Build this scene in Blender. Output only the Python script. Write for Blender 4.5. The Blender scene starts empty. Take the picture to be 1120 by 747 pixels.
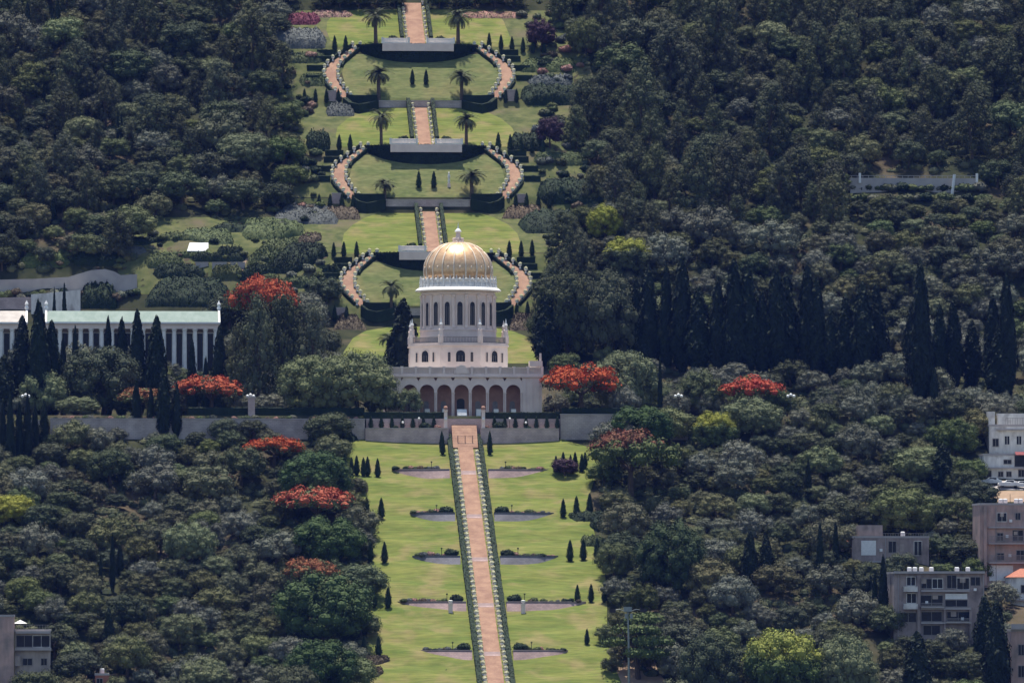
import bpy, bmesh, math, random
import numpy as np
from mathutils import Vector, Matrix

# ------------------------------------------------------------------ camera, sky, sun, exposure
SC = bpy.context.scene
COL = SC.collection
FPX = 7887.0                                   # focal length in pixels of a 1120 px wide picture
DIST, TA = 1500.0, 0.05                        # metres to the shrine, skew of the garden axis
A0 = math.atan(TA)
AZ = A0 + math.atan(59 / FPX)
PITCH = math.atan(40 / DIST) + math.atan(84.5 / FPX)
CAM = np.array([-DIST * math.sin(A0), -DIST * math.cos(A0), -40.0])
FWD = np.array([math.sin(AZ) * math.cos(PITCH), math.cos(AZ) * math.cos(PITCH), math.sin(PITCH)])
RGT = np.array([math.cos(AZ), -math.sin(AZ), 0.0])
UPV = np.cross(RGT, FWD)
cd = bpy.data.cameras.new('camera'); cam = bpy.data.objects.new('camera', cd); COL.objects.link(cam)
cd.lens = FPX * 36 / 1120; cd.sensor_width = 36; cd.clip_start = 1.0; cd.clip_end = 6000
cam.matrix_world = Matrix(((RGT[0], UPV[0], -FWD[0], CAM[0]), (RGT[1], UPV[1], -FWD[1], CAM[1]),
                           (RGT[2], UPV[2], -FWD[2], CAM[2]), (0, 0, 0, 1)))
SC.camera = cam

SUN_EL, SUN_AZ = math.radians(79), math.radians(-14)      # high, behind the hill, a little to the left
W = bpy.data.worlds.new('World'); SC.world = W; W.use_nodes = True
nt = W.node_tree
sky = nt.nodes.new('ShaderNodeTexSky'); sky.sky_type = 'NISHITA'; sky.sun_disc = False
sky.sun_elevation = SUN_EL; sky.sun_rotation = SUN_AZ
bg = nt.nodes['Background']; bg.inputs['Strength'].default_value = 0.125
nt.links.new(sky.outputs[0], bg.inputs['Color'])
sd = bpy.data.lights.new('sun', 'SUN'); sd.energy = 4.9; sd.angle = math.radians(0.53); sd.color = (1.0, 0.93, 0.81)
sun = bpy.data.objects.new('sun', sd); COL.objects.link(sun)
sv = Vector((math.sin(SUN_AZ) * math.cos(SUN_EL), math.cos(SUN_AZ) * math.cos(SUN_EL), math.sin(SUN_EL)))
sun.rotation_euler = sv.to_track_quat('Z', 'Y').to_euler(); sun.location = (0, 60, 300)
SC.view_settings.view_transform = 'Standard'; SC.view_settings.look = 'None'
SC.view_settings.gamma = 1; SC.view_settings.exposure = 0.45
SC.cycles.max_bounces = 5; SC.cycles.diffuse_bounces = 3; SC.cycles.glossy_bounces = 2
SC.cycles.transmission_bounces = 1; SC.cycles.volume_bounces = 0; SC.cycles.caustics_reflective = False

# ------------------------------------------------------------------ the hill: profile, pads, ray casting
def slope_dir(row): return (PITCH + math.atan((373.5 - row) / FPX))
KN = [(-1900, -75), (-195, -75), (-24, -4.4), (-22, 0.0), (25, 0.0)]     # garden corridor
KW = list(KN)                                                              # wild hillside
y0, z0 = 25.0, 0.0
for row, s, both in [(395, .36, 1), (357, .34, 1), (336, 1.3, 0), (277, .85, 1), (233, .40, 0), (217, 1.5, 1),
                     (160, .85, 0), (118, .43, 1), (108, 1.5, 0), (50, .85, 1), (14, .45, 1), (-60, .7, 1)]:
    t = math.tan(slope_dir(row))
    y1 = (-40 + DIST * t - z0 + s * y0) / (s - t)
    z1 = z0 + s * (y1 - y0)
    KN.append((y1, z1))
    if both: KW.append((y1, z1))
    y0, z0 = y1, z1
for K in (KN, KW): K += [(y0 + 90, z0 + 40), (y0 + 260, z0 + 55)]
KNa, KWa = np.array(KN, float), np.array(KW, float)
PADS = [(-93, -44, 44, 64, 11.0), (-106, -95, 40, 64, 11.0)]
def sstep(a, b, v):
    t = np.clip((v - a) / (b - a), 0, 1); return t * t * (3 - 2 * t)
def H(x, y):
    x = np.asarray(x, float); y = np.asarray(y, float)
    g = np.interp(y, KNa[:, 0], KNa[:, 1]); w = np.interp(y, KWa[:, 0], KWa[:, 1])
    k = sstep(27, 42, np.abs(x))
    b = (np.sin(x * .21 + 1.3) * np.cos(y * .17 + x * .05) + .6 * np.sin(x * .093 - y * .13 + 2) + .5 * np.sin(x * .43 + y * .39)) * .8
    m = k * (sstep(27, 50, y) + (1 - sstep(-60, -30, y)))
    z = g * (1 - k) + w * k + b * m
    q = sstep(4.5, 9, np.abs(x)) * (1 - sstep(30, 40, np.abs(x))) * sstep(-160, -145, y) * (1 - sstep(-37, -31, y))
    z = z + q * .26 * np.sin((y + 85 - .010 * x * x) * .62 + .8 * np.sin(x * .11)) + q * .06 * np.sin(x * .7 + y * .33)
    for (x0, x1, ya, yb, zp) in PADS:
        q = sstep(x0 - 3, x0, x) * (1 - sstep(x1, x1 + 3, x)) * sstep(ya - 4, ya, y) * (1 - sstep(yb, yb + 3, y))
        z = z * (1 - q) + zp * q
    return z
YS = np.arange(-210, 330, 1.0)
def ray(px, row):
    return FWD + RGT * ((px - 560) / FPX) + UPV * ((373.5 - row) / FPX)
def cast(px, row):
    d = ray(px, row); t = (YS - CAM[1]) / d[1]
    X = CAM[0] + d[0] * t; Z = CAM[2] + d[2] * t
    hit = np.nonzero(H(X, YS) >= Z)[0]
    i = hit[0] if len(hit) else len(YS) - 1
    if i == 0: return np.array([X[0], YS[0], float(H(X[0], YS[0]))])
    lo, hi = YS[i - 1], YS[i]
    for _ in range(12):
        m = (lo + hi) / 2; tt = (m - CAM[1]) / d[1]
        if H(CAM[0] + d[0] * tt, m) >= CAM[2] + d[2] * tt: hi = m
        else: lo = m
    tt = (hi - CAM[1]) / d[1]; x = CAM[0] + d[0] * tt
    return np.array([x, hi, float(H(x, hi))])
YV = np.arange(-205, 330, 1.0)
def castv(px, row):
    px, row = np.asarray(px, float).ravel(), np.asarray(row, float).ravel(); out = np.zeros((len(px), 3))
    for i in range(0, len(px), 400):
        d = FWD + RGT * ((px[i:i + 400, None] - 560) / FPX) + UPV * ((373.5 - row[i:i + 400, None]) / FPX)
        t = (YV[None] - CAM[1]) / d[:, 1:2]; X = CAM[0] + d[:, 0:1] * t; Z = CAM[2] + d[:, 2:3] * t
        D = H(X, np.broadcast_to(YV, X.shape)) - Z; k = np.clip((D >= 0).argmax(1), 1, None); r = np.arange(len(k))
        a, b = D[r, k - 1], D[r, k]; f = np.clip(-a / (b - a + 1e-9), 0, 1); y = YV[k - 1] + f; tt = (y - CAM[1]) / d[:, 1]; x = CAM[0] + d[:, 0] * tt
        out[i:i + 400] = np.stack([x, y, H(x, y)], 1)
    return out
def at(px, row, Y):
    d = ray(px, row); t = (Y - CAM[1]) / d[1]; return CAM + d * t
def mpp(Y): return (DIST + Y) / FPX
_ax = {}
def axis(row):                                   # point of the garden axis seen at this row
    if row not in _ax:
        px = 505.0
        for _ in range(6):
            p = cast(px, row); px -= p[0] / mpp(p[1])
        _ax[row] = (p[1], p[2])
    return _ax[row]
def Wp(dx, row):                                 # dx metres from the axis, at the axis height of that row
    Y, z = axis(row); return np.array([dx, Y, float(H(dx, Y))])

# ------------------------------------------------------------------ mesh builder
class MB:
    def __init__(s): s.v, s.f, s.m, s.n = [], [], [], 0
    def add(s, V, F, mi=0):
        V = np.asarray(V, float); s.v.append(V)
        s.f += [tuple(int(i) + s.n for i in f) for f in F]; s.m += [mi] * len(F); s.n += len(V); return s
    def quads(s, V, mi=0):                       # V: (n,4,3)
        n = len(V); s.v.append(V.reshape(-1, 3)); idx = (np.arange(n * 4) + s.n).reshape(n, 4)
        s.f += [tuple(r) for r in idx.tolist()]; s.m += [mi] * n; s.n += n * 4; return s
    def box(s, x0, x1, y0, y1, z0, z1, mi=0):
        V = [(x0, y0, z0), (x1, y0, z0), (x1, y1, z0), (x0, y1, z0), (x0, y0, z1), (x1, y0, z1), (x1, y1, z1), (x0, y1, z1)]
        return s.add(V, [(0, 3, 2, 1), (4, 5, 6, 7), (0, 1, 5, 4), (1, 2, 6, 5), (2, 3, 7, 6), (3, 0, 4, 7)], mi)
    def prism(s, poly, z0, z1, mi=0):            # poly counter-clockwise [(x,y)]
        n = len(poly); V = [(x, y, z0) for x, y in poly] + [(x, y, z1) for x, y in poly]
        F = [tuple(range(n - 1, -1, -1)), tuple(range(n, 2 * n))] + [(i, (i + 1) % n, n + (i + 1) % n, n + i) for i in range(n)]
        return s.add(V, F, mi)
    def lathe(s, prof, n=24, c=(0, 0, 0), mi=0, ph=0.0):
        V, F = [], []
        for r, z in prof:
            for i in range(n):
                a = ph + 2 * math.pi * i / n; V.append((c[0] + r * math.cos(a), c[1] + r * math.sin(a), c[2] + z))
        for k in range(len(prof) - 1):
            for i in range(n):
                j = (i + 1) % n; F.append((k * n + i, k * n + j, (k + 1) * n + j, (k + 1) * n + i))
        F.append(tuple(range(n - 1, -1, -1))); F.append(tuple(range((len(prof) - 1) * n, len(prof) * n)))
        return s.add(V, F, mi)
    def tube(s, pts, rad, n=6, mi=0):
        pts = [Vector(p) for p in pts]; V, F = [], []
        for k, p in enumerate(pts):
            d = (pts[min(k + 1, len(pts) - 1)] - pts[max(k - 1, 0)]).normalized()
            u = d.orthogonal().normalized() if abs(d.z) < .99 else Vector((1, 0, 0)); w = d.cross(u)
            for i in range(n):
                a = 2 * math.pi * i / n; V.append(p + (u * math.cos(a) + w * math.sin(a)) * rad[k])
        for k in range(len(pts) - 1):
            for i in range(n):
                j = (i + 1) % n; F.append((k * n + i, k * n + j, (k + 1) * n + j, (k + 1) * n + i))
        F.append(tuple(range((len(pts) - 1) * n, len(pts) * n)))
        return s.add([tuple(v) for v in V], F, mi)
    def ball(s, c, r, mi=0, nu=9, nv=6):
        V, F = [(c[0], c[1], c[2] - r[2])], []
        for k in range(1, nv):
            b = -math.pi / 2 + math.pi * k / nv
            for i in range(nu):
                a = 2 * math.pi * i / nu
                V.append((c[0] + r[0] * math.cos(b) * math.cos(a), c[1] + r[1] * math.cos(b) * math.sin(a), c[2] + r[2] * math.sin(b)))
        V.append((c[0], c[1], c[2] + r[2])); T = len(V) - 1
        for i in range(nu):
            j = (i + 1) % nu; F.append((0, 1 + j, 1 + i)); F.append((T, T - nu + i, T - nu + j))
            for k in range(nv - 2): F.append((1 + k * nu + i, 1 + k * nu + j, 1 + (k + 1) * nu + j, 1 + (k + 1) * nu + i))
        return s.add(V, F, mi)
    def leaves(s, P, N, size, rng, jit=.5, mi=0, asp=.6, up=None):
        P = np.asarray(P, float); n = len(P)
        if n == 0: return s
        N = np.asarray(N, float) + rng.normal(0, jit, (n, 3)); N /= np.linalg.norm(N, axis=1, keepdims=True) + 1e-9
        T = rng.normal(0, 1, (n, 3)) if up is None else np.tile(np.array(up, float), (n, 1)) + rng.normal(0, .25, (n, 3))
        T -= N * (T * N).sum(1, keepdims=True); T /= np.linalg.norm(T, axis=1, keepdims=True) + 1e-9
        B = np.cross(N, T); a = (size * rng.uniform(.6, 1.25, (n, 1))); b = a * asp
        k = rng.uniform(-.3, .3, (n, 1))
        return s.quads(np.stack([P - T * a, P + B * b + T * a * k, P + T * a, P - B * b + T * a * k], 1), mi)
    def build(s, name, mats, parent=None, base=None, world=True, smooth=False):
        V = np.concatenate(s.v) if s.v else np.zeros((0, 3))
        loc = np.zeros(3)
        if world:
            if parent is not None:
                loc = np.zeros(3); q = parent
                while q is not None: loc = loc + np.array(q.location); q = q.parent
            elif base is not None: loc = np.array(base, float)
            else: loc = np.array([(V[:, 0].min() + V[:, 0].max()) / 2, (V[:, 1].min() + V[:, 1].max()) / 2, V[:, 2].min()])
        me = bpy.data.meshes.new(name); me.from_pydata((V - loc).tolist(), [], s.f)
        mats = mats if isinstance(mats, (list, tuple)) else [mats]
        for m in mats: me.materials.append(m)
        if len(mats) > 1: me.polygons.foreach_set('material_index', s.m)
        if smooth: me.polygons.foreach_set('use_smooth', [True] * len(s.f))
        o = bpy.data.objects.new(name, me); COL.objects.link(o)
        if parent is not None: o.parent = parent
        else: o.location = loc
        return o
def tag(o, label=None, cat=None, group=None, kind=None):
    if label: o['label'] = label
    if cat: o['category'] = cat
    if group: o['group'] = group
    if kind: o['kind'] = kind
    return o
def empty(name, loc, label=None, cat=None, group=None, rz=0.0):
    o = bpy.data.objects.new(name, None); COL.objects.link(o); o.empty_display_size = .5
    o.location = tuple(float(c) for c in loc); o.rotation_euler = (0, 0, rz)
    return tag(o, label, cat, group)
def inst(name, data, parent, loc=(0, 0, 0), rz=0.0, scale=None):
    o = bpy.data.objects.new(name, data); COL.objects.link(o); o.parent = parent; o.location = loc; o.rotation_euler = (0, 0, rz)
    if scale: o.scale = scale
    return o

# ------------------------------------------------------------------ materials
def mat(name, c1, c2=None, scale=1.0, rough=.85, metal=0.0, bump=0.0, rnd=0.0, stretch=None, spec=.25, detail=4, lo=.35, hi=.65, c3=None, s3=.1, fine=0.0, fs=2.5):
    m = bpy.data.materials.new(name); m.use_nodes = True; t = m.node_tree; N, L = t.nodes, t.links
    b = N['Principled BSDF']; b.inputs['Roughness'].default_value = rough; b.inputs['Metallic'].default_value = metal
    b.inputs['Specular IOR Level'].default_value = spec
    if c2 is None: c2 = tuple(c * .8 for c in c1)
    tc = N.new('ShaderNodeTexCoord'); src = tc.outputs['Object']
    if stretch:
        mp = N.new('ShaderNodeMapping'); mp.inputs['Scale'].default_value = stretch; L.new(src, mp.inputs[0]); src = mp.outputs[0]
    nz = N.new('ShaderNodeTexNoise'); nz.inputs['Scale'].default_value = scale; nz.inputs['Detail'].default_value = detail; L.new(src, nz.inputs['Vector'])
    mr = N.new('ShaderNodeMapRange'); mr.inputs[1].default_value = lo; mr.inputs[2].default_value = hi; L.new(nz.outputs['Fac'], mr.inputs[0])
    mx = N.new('ShaderNodeMix'); mx.data_type = 'RGBA'; L.new(mr.outputs[0], mx.inputs[0])
    mx.inputs[6].default_value = (*c1, 1); mx.inputs[7].default_value = (*c2, 1); out = mx.outputs[2]
    if c3:
        n3 = N.new('ShaderNodeTexNoise'); n3.inputs['Scale'].default_value = s3; n3.inputs['Detail'].default_value = 5; L.new(tc.outputs['Object'], n3.inputs['Vector'])
        r3 = N.new('ShaderNodeMapRange'); r3.inputs[1].default_value = .5; r3.inputs[2].default_value = .68; L.new(n3.outputs['Fac'], r3.inputs[0])
        m3 = N.new('ShaderNodeMix'); m3.data_type = 'RGBA'; L.new(r3.outputs[0], m3.inputs[0]); L.new(out, m3.inputs[6]); m3.inputs[7].default_value = (*c3, 1); out = m3.outputs[2]
    if rnd:
        oi = N.new('ShaderNodeObjectInfo'); hs = N.new('ShaderNodeHueSaturation')
        r1 = N.new('ShaderNodeMapRange'); r1.inputs[3].default_value = 1 - rnd; r1.inputs[4].default_value = 1 + rnd; L.new(oi.outputs['Random'], r1.inputs[0]); L.new(r1.outputs[0], hs.inputs['Value'])
        ml = N.new('ShaderNodeMath'); ml.operation = 'MULTIPLY'; ml.inputs[1].default_value = 7.31; L.new(oi.outputs['Random'], ml.inputs[0])
        fr = N.new('ShaderNodeMath'); fr.operation = 'FRACT'; L.new(ml.outputs[0], fr.inputs[0])
        r2 = N.new('ShaderNodeMapRange'); r2.inputs[3].default_value = .5 - rnd * .09; r2.inputs[4].default_value = .5 + rnd * .06; L.new(fr.outputs[0], r2.inputs[0]); L.new(r2.outputs[0], hs.inputs['Hue'])
        ml2 = N.new('ShaderNodeMath'); ml2.operation = 'MULTIPLY'; ml2.inputs[1].default_value = 23.7; L.new(oi.outputs['Random'], ml2.inputs[0])
        fr2 = N.new('ShaderNodeMath'); fr2.operation = 'FRACT'; L.new(ml2.outputs[0], fr2.inputs[0])
        r4 = N.new('ShaderNodeMapRange'); r4.inputs[3].default_value = 1 - rnd * .9; r4.inputs[4].default_value = 1 + rnd * .4; L.new(fr2.outputs[0], r4.inputs[0]); L.new(r4.outputs[0], hs.inputs['Saturation'])
        L.new(out, hs.inputs['Color']); out = hs.outputs[0]
    if fine:
        nf = N.new('ShaderNodeTexNoise'); nf.inputs['Scale'].default_value = fs; nf.inputs['Detail'].default_value = 6; L.new(src, nf.inputs['Vector'])
        rf = N.new('ShaderNodeMapRange'); rf.inputs[1].default_value = .3; rf.inputs[2].default_value = .7; rf.inputs[3].default_value = 1 - fine; rf.inputs[4].default_value = 1 + fine; L.new(nf.outputs['Fac'], rf.inputs[0])
        hf = N.new('ShaderNodeHueSaturation'); L.new(rf.outputs[0], hf.inputs['Value']); L.new(out, hf.inputs['Color']); out = hf.outputs[0]
    L.new(out, b.inputs['Base Color'])
    if bump:
        bp = N.new('ShaderNodeBump'); bp.inputs['Strength'].default_value = bump; bp.inputs['Distance'].default_value = .08; L.new(nz.outputs['Fac'], bp.inputs['Height']); L.new(bp.outputs[0], b.inputs['Normal'])
    return m
def brick(name, c1, c2, cm, w=.8, h=.35, rough=.9):
    m = bpy.data.materials.new(name); m.use_nodes = True; t = m.node_tree; N, L = t.nodes, t.links
    b = N['Principled BSDF']; b.inputs['Roughness'].default_value = rough; b.inputs['Specular IOR Level'].default_value = .2
    tc = N.new('ShaderNodeTexCoord'); mp = N.new('ShaderNodeMapping'); mp.inputs['Rotation'].default_value = (math.pi / 2, 0, 0); L.new(tc.outputs['Object'], mp.inputs[0])
    bk = N.new('ShaderNodeTexBrick'); bk.inputs['Scale'].default_value = 1; bk.inputs['Brick Width'].default_value = w; bk.inputs['Row Height'].default_value = h
    bk.inputs['Mortar Size'].default_value = .03; bk.inputs['Color1'].default_value = (*c1, 1); bk.inputs['Color2'].default_value = (*c2, 1); bk.inputs['Mortar'].default_value = (*cm, 1)
    L.new(mp.outputs[0], bk.inputs['Vector'])
    nz = N.new('ShaderNodeTexNoise'); nz.inputs['Scale'].default_value = .35; nz.inputs['Detail'].default_value = 6; L.new(tc.outputs['Object'], nz.inputs['Vector'])
    mr = N.new('ShaderNodeMapRange'); mr.inputs[1].default_value = .3; mr.inputs[2].default_value = .7; mr.inputs[3].default_value = .7; mr.inputs[4].default_value = 1.12; L.new(nz.outputs['Fac'], mr.inputs[0])
    hs = N.new('ShaderNodeHueSaturation'); L.new(bk.outputs['Color'], hs.inputs['Color']); L.new(mr.outputs[0], hs.inputs['Value']); L.new(hs.outputs[0], b.inputs['Base Color'])
    return m
M = {}
def fol(k, c1, c2, rnd=.22, scale=.6): M[k] = mat('leaves_' + k, c1, c2, scale=scale, rough=.8, spec=.2, rnd=rnd, lo=.3, hi=.7)
fol('olive', (.098, .106, .076), (.146, .152, .112), .3)
fol('oak', (.056, .074, .028), (.094, .114, .042), .34)
fol('carob', (.038, .050, .026), (.068, .082, .040), .3)
fol('pine', (.052, .062, .032), (.090, .098, .048), .28)
fol('deep', (.034, .062, .022), (.060, .098, .030), .15)
fol('light', (.105, .125, .055), (.155, .175, .080), .2)
fol('yellow', (.19, .21, .03), (.28, .28, .05), .12)
fol('rust', (.20, .055, .030), (.12, .075, .030), .08, .8)
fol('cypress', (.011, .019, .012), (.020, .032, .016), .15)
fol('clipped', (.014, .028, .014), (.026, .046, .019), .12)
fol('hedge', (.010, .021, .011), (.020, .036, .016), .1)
fol('cream', (.62, .58, .40), (.50, .50, .30), .1, 3.0)
fol('hedge_light', (.054, .076, .030), (.092, .112, .044), .12)
fol('mastic', (.076, .082, .038), (.122, .122, .056), .32)
fol('palm', (.055, .070, .035), (.090, .100, .050), .12)
fol('red', (.33, .045, .020), (.42, .095, .035), .07, .8)
fol('orange', (.30, .085, .03), (.18, .10, .035), .08, .8)
fol('plum', (.040, .022, .036), (.070, .038, .055), .15)
fol('magenta', (.11, .022, .045), (.17, .04, .07), .1)
fol('pinkflower', (.34, .17, .16), (.20, .15, .09), .1, 1.0)
fol('silver', (.070, .082, .082), (.115, .125, .122), .15)
fol('brown', (.085, .066, .045), (.125, .095, .062), .1)
M['bark'] = mat('bark', (.10, .075, .055), (.06, .045, .035), 3, bump=.4)
M['palmbark'] = mat('palm_bark', (.13, .10, .075), (.08, .06, .045), 4, bump=.4)
M['lawn'] = mat('lawn_grass', (.090, .126, .029), (.166, .176, .048), .32, rough=.95, stretch=(.3, 1.4, 1.4), spec=.1, detail=10, c3=(.195, .170, .070), s3=.16, fine=.22, fs=1.1, lo=.28, hi=.72)
M['lawn_shaded'] = mat('shaded_bank_grass', (.100, .126, .046), (.150, .160, .066), .3, rough=.95, stretch=(.5, 1.6, 1.6), spec=.1, detail=8, c3=(.17, .16, .07), s3=.15, fine=.2, fs=1.2)  # lawn copy for steep banks, their weaker sun put slightly into the colour
M['hill'] = mat('hill_soil', (.026, .032, .017), (.048, .050, .028), .3, rough=1, spec=.05, detail=8, c3=(.11, .085, .06), s3=.06)
M['meadow'] = mat('meadow_grass', (.066, .082, .034), (.125, .130, .056), .45, rough=1, spec=.05, detail=7, c3=(.13, .11, .07), s3=.12)
M['brick_path'] = mat('red_gravel', (.39, .245, .172), (.29, .175, .128), .5, fine=.16, fs=4, rough=.95, spec=.1, detail=6)
M['marble'] = mat('shrine_stone', (.80, .665, .585), (.70, .575, .51), .5, rough=.6, detail=7)
M['marble_white'] = mat('white_stone', (.80, .78, .74), (.70, .68, .65), .8, rough=.5)
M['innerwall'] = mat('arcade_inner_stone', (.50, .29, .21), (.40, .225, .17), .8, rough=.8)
M['stonegrey'] = brick('coursed_grey_stone', (.50, .425, .39), (.42, .36, .335), (.34, .30, .28))
M['stonepink'] = brick('coursed_pink_stone', (.60, .47, .44), (.51, .40, .38), (.42, .34, .32), .6, .3)
M['bedpink'] = brick('pink_bed_stone', (.40, .285, .27), (.32, .235, .23), (.27, .21, .20), .6, .3)
M['bedslate'] = brick('slate_bed_stone', (.23, .22, .24), (.185, .18, .20), (.16, .155, .17), .6, .3)
M['stoneslate'] = brick('coursed_slate_stone', (.26, .25, .27), (.21, .205, .225), (.18, .175, .185), .6, .3)
M['paving'] = mat('pale_paving', (.50, .46, .42), (.42, .38, .35), .7)
M['gold'] = mat('gilded_tiles', (.80, .53, .29), (.63, .39, .21), 1.6, rough=.36, metal=.45, bump=.15, spec=.5)
M['goldrib'] = mat('pale_gold_rib', (.84, .70, .54), (.76, .62, .46), 2, rough=.45, metal=.1, spec=.5)
M['glass'] = mat('window_glass', (.012, .014, .020), (.02, .022, .028), 2, rough=.2, spec=.18)
M['frame'] = mat('window_frame_paint', (.30, .27, .25), None, 2, rough=.6)
M['iron'] = mat('dark_iron', (.025, .022, .022), (.04, .035, .03), 5, rough=.5)
M['copper'] = mat('green_copper_roof', (.15, .21, .18), (.20, .26, .23), .8, rough=.55, stretch=(1, .2, 1))
M['whiteb'] = mat('white_render', (.72, .69, .65), (.60, .57, .54), .4, detail=7, stretch=(1, 1, .3), fine=.14, fs=1.5, c3=(.25, .21, .19), s3=.25)
M['pinkb'] = mat('pink_render', (.50, .34, .29), (.40, .28, .24), .5, detail=7, stretch=(1, 1, .3), fine=.14, fs=1.5, c3=(.25, .21, .19), s3=.25)
M['beigeb'] = mat('beige_render', (.42, .35, .30), (.33, .275, .24), .5, detail=7, stretch=(1, 1, .3), fine=.14, fs=1.5, c3=(.25, .21, .19), s3=.25)
M['greyb'] = mat('grey_render', (.36, .29, .265), (.27, .22, .205), .5, detail=7, stretch=(1, 1, .3), fine=.16, fs=1.5, c3=(.17, .14, .13), s3=.3)
M['concrete'] = mat('concrete', (.42, .385, .37), (.34, .315, .31), .4, detail=7)
M['redtile'] = mat('red_roof_tiles', (.42, .17, .11), (.34, .13, .09), 2)
M['white'] = mat('white_paint', (.80, .80, .79), (.72, .72, .71), 2, rough=.45)
M['globe'] = mat('opal_lamp_globe', (.85, .85, .83), None, 2, rough=.25, spec=.5)
M['steel'] = mat('galvanised_steel', (.28, .31, .30), (.22, .25, .24), 2, rough=.5, metal=.3)
M['carblue'] = mat('grey_blue_car_paint', (.35, .40, .45), None, 2, rough=.3, spec=.5)
M['rubber'] = mat('black_rubber', (.02, .02, .02), None, 2)
M['awning'] = mat('dark_red_canvas', (.22, .06, .06), (.18, .05, .05), 2)
M['earth'] = mat('bare_earth', (.36, .25, .17), (.27, .19, .13), .5, detail=8)
M['sea_plain'] = M['hill']

# ------------------------------------------------------------------ ground
xs = np.concatenate([np.arange(-700, -170, 40), np.arange(-170, 171, 2.0), np.arange(180, 701, 40)])
ys = np.concatenate([np.arange(-1900, -230, 60), np.arange(-230, 330, 1.5), np.arange(340, 560, 20), KNa[1:, 0], KNa[1:, 0] + .05]); ys = np.unique(np.round(ys[ys <= 560], 3))
GX, GY = np.meshgrid(xs, ys); GZ = H(GX, GY)
nx, ny = len(xs), len(ys)
g = MB(); ii = (np.arange(ny - 1)[:, None] * nx + np.arange(nx - 1)[None]).ravel()
g.v.append(np.stack([GX, GY, GZ], -1).reshape(-1, 3)); g.n = nx * ny
g.f = np.stack([ii, ii + 1, ii + nx + 1, ii + nx], 1).tolist(); g.m = [0] * len(g.f)
tag(g.build('hillside_ground', M['hill'], base=(0, 0, 0), smooth=True), kind='structure')

# strips laid over the ground: rows of (picture row, left, right) fitted on the real slope
def strip_pts(rows, n=18, step=1.5):
    rows = sorted(rows); rr = np.array([r[0] for r in rows]); L = np.array([r[1] for r in rows]); R = np.array([r[2] for r in rows])
    r = np.arange(rr[0], rr[-1] + .01, step)[:, None]; l, q = np.interp(r, rr, L), np.interp(r, rr, R)
    px = l + (q - l) * np.arange(n + 1)[None] / n
    return castv(px, np.broadcast_to(r, px.shape)).reshape(len(r), n + 1, 3)
def sheet(name, rows, m, off=.06, n=18, step=1.5, kind='structure', label=None, cat=None):
    P = strip_pts(rows, n, step); P[..., 2] += off; a, b = P.shape[:2]
    F = [(i * b + j, i * b + j + 1, (i + 1) * b + j + 1, (i + 1) * b + j) for i in range(a - 1) for j in range(b - 1)]
    F = [f[::-1] for f in F]
    return tag(MB().add(P.reshape(-1, 3), F).build(name, m, smooth=True), label, cat, kind=kind)
def mound(name, rows, m, h, label, cat='hedge', group=None, n=16, step=1.5, leaf=.22, dens=2.2, seed=1, edge=.16, rough=.15):
    rng = np.random.default_rng(seed); P = strip_pts(rows, n, step); a, b = P.shape[:2]
    u = np.linspace(0, 1, b)[None, :]; v = np.linspace(0, 1, a)[:, None]
    e = np.minimum(np.minimum(u, 1 - u) / edge, np.minimum(v, 1 - v) / (edge * 1.4)).clip(0, 1) ** .5
    P[..., 2] += -.3 + (h + .3) * e * (1 + rng.normal(0, rough, (a, b)) * (e > .5))
    F = [(i * b + j, (i + 1) * b + j, (i + 1) * b + j + 1, i * b + j + 1) for i in range(a - 1) for j in range(b - 1)]
    mb = MB().add(P.reshape(-1, 3), F)
    k = int(a * b * dens); i = rng.integers(0, a - 1, k); j = rng.integers(0, b - 1, k); s, t = rng.random((k, 1)), rng.random((k, 1))
    p0, p1, p2 = P[i, j], P[i, j + 1], P[i + 1, j]; Q = p0 + (p1 - p0) * s + (p2 - p0) * t
    N = np.cross(p1 - p0, p2 - p0); N /= np.linalg.norm(N, axis=1, keepdims=True) + 1e-9; N[N[:, 2] < 0] *= -1
    mb.leaves(Q + N * .05, N, leaf, rng, .6)
    return tag(mb.build(name, m, smooth=True), label, cat, group)
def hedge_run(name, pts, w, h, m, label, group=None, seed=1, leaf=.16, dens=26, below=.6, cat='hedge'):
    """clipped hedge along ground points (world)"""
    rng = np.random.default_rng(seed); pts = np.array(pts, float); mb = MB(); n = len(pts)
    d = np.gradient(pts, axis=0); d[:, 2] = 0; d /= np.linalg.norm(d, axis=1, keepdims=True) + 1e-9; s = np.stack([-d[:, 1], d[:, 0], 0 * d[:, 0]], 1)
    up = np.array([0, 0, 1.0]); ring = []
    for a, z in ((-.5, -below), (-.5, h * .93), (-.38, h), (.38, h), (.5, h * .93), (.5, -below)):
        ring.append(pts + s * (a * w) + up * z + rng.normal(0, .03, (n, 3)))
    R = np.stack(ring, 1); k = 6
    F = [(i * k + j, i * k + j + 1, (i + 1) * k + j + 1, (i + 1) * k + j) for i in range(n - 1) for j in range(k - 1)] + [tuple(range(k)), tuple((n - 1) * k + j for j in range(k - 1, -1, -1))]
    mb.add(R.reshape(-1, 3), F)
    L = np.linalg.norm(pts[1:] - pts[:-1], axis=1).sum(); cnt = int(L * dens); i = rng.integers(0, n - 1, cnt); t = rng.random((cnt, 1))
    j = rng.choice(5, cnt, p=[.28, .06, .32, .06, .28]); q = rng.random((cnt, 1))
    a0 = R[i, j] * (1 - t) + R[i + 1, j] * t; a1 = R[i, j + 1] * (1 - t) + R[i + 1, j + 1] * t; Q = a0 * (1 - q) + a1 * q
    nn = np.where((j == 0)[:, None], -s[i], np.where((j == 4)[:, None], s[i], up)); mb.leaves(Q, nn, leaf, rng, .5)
    return tag(mb.build(name, m), label, cat, group)

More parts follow.
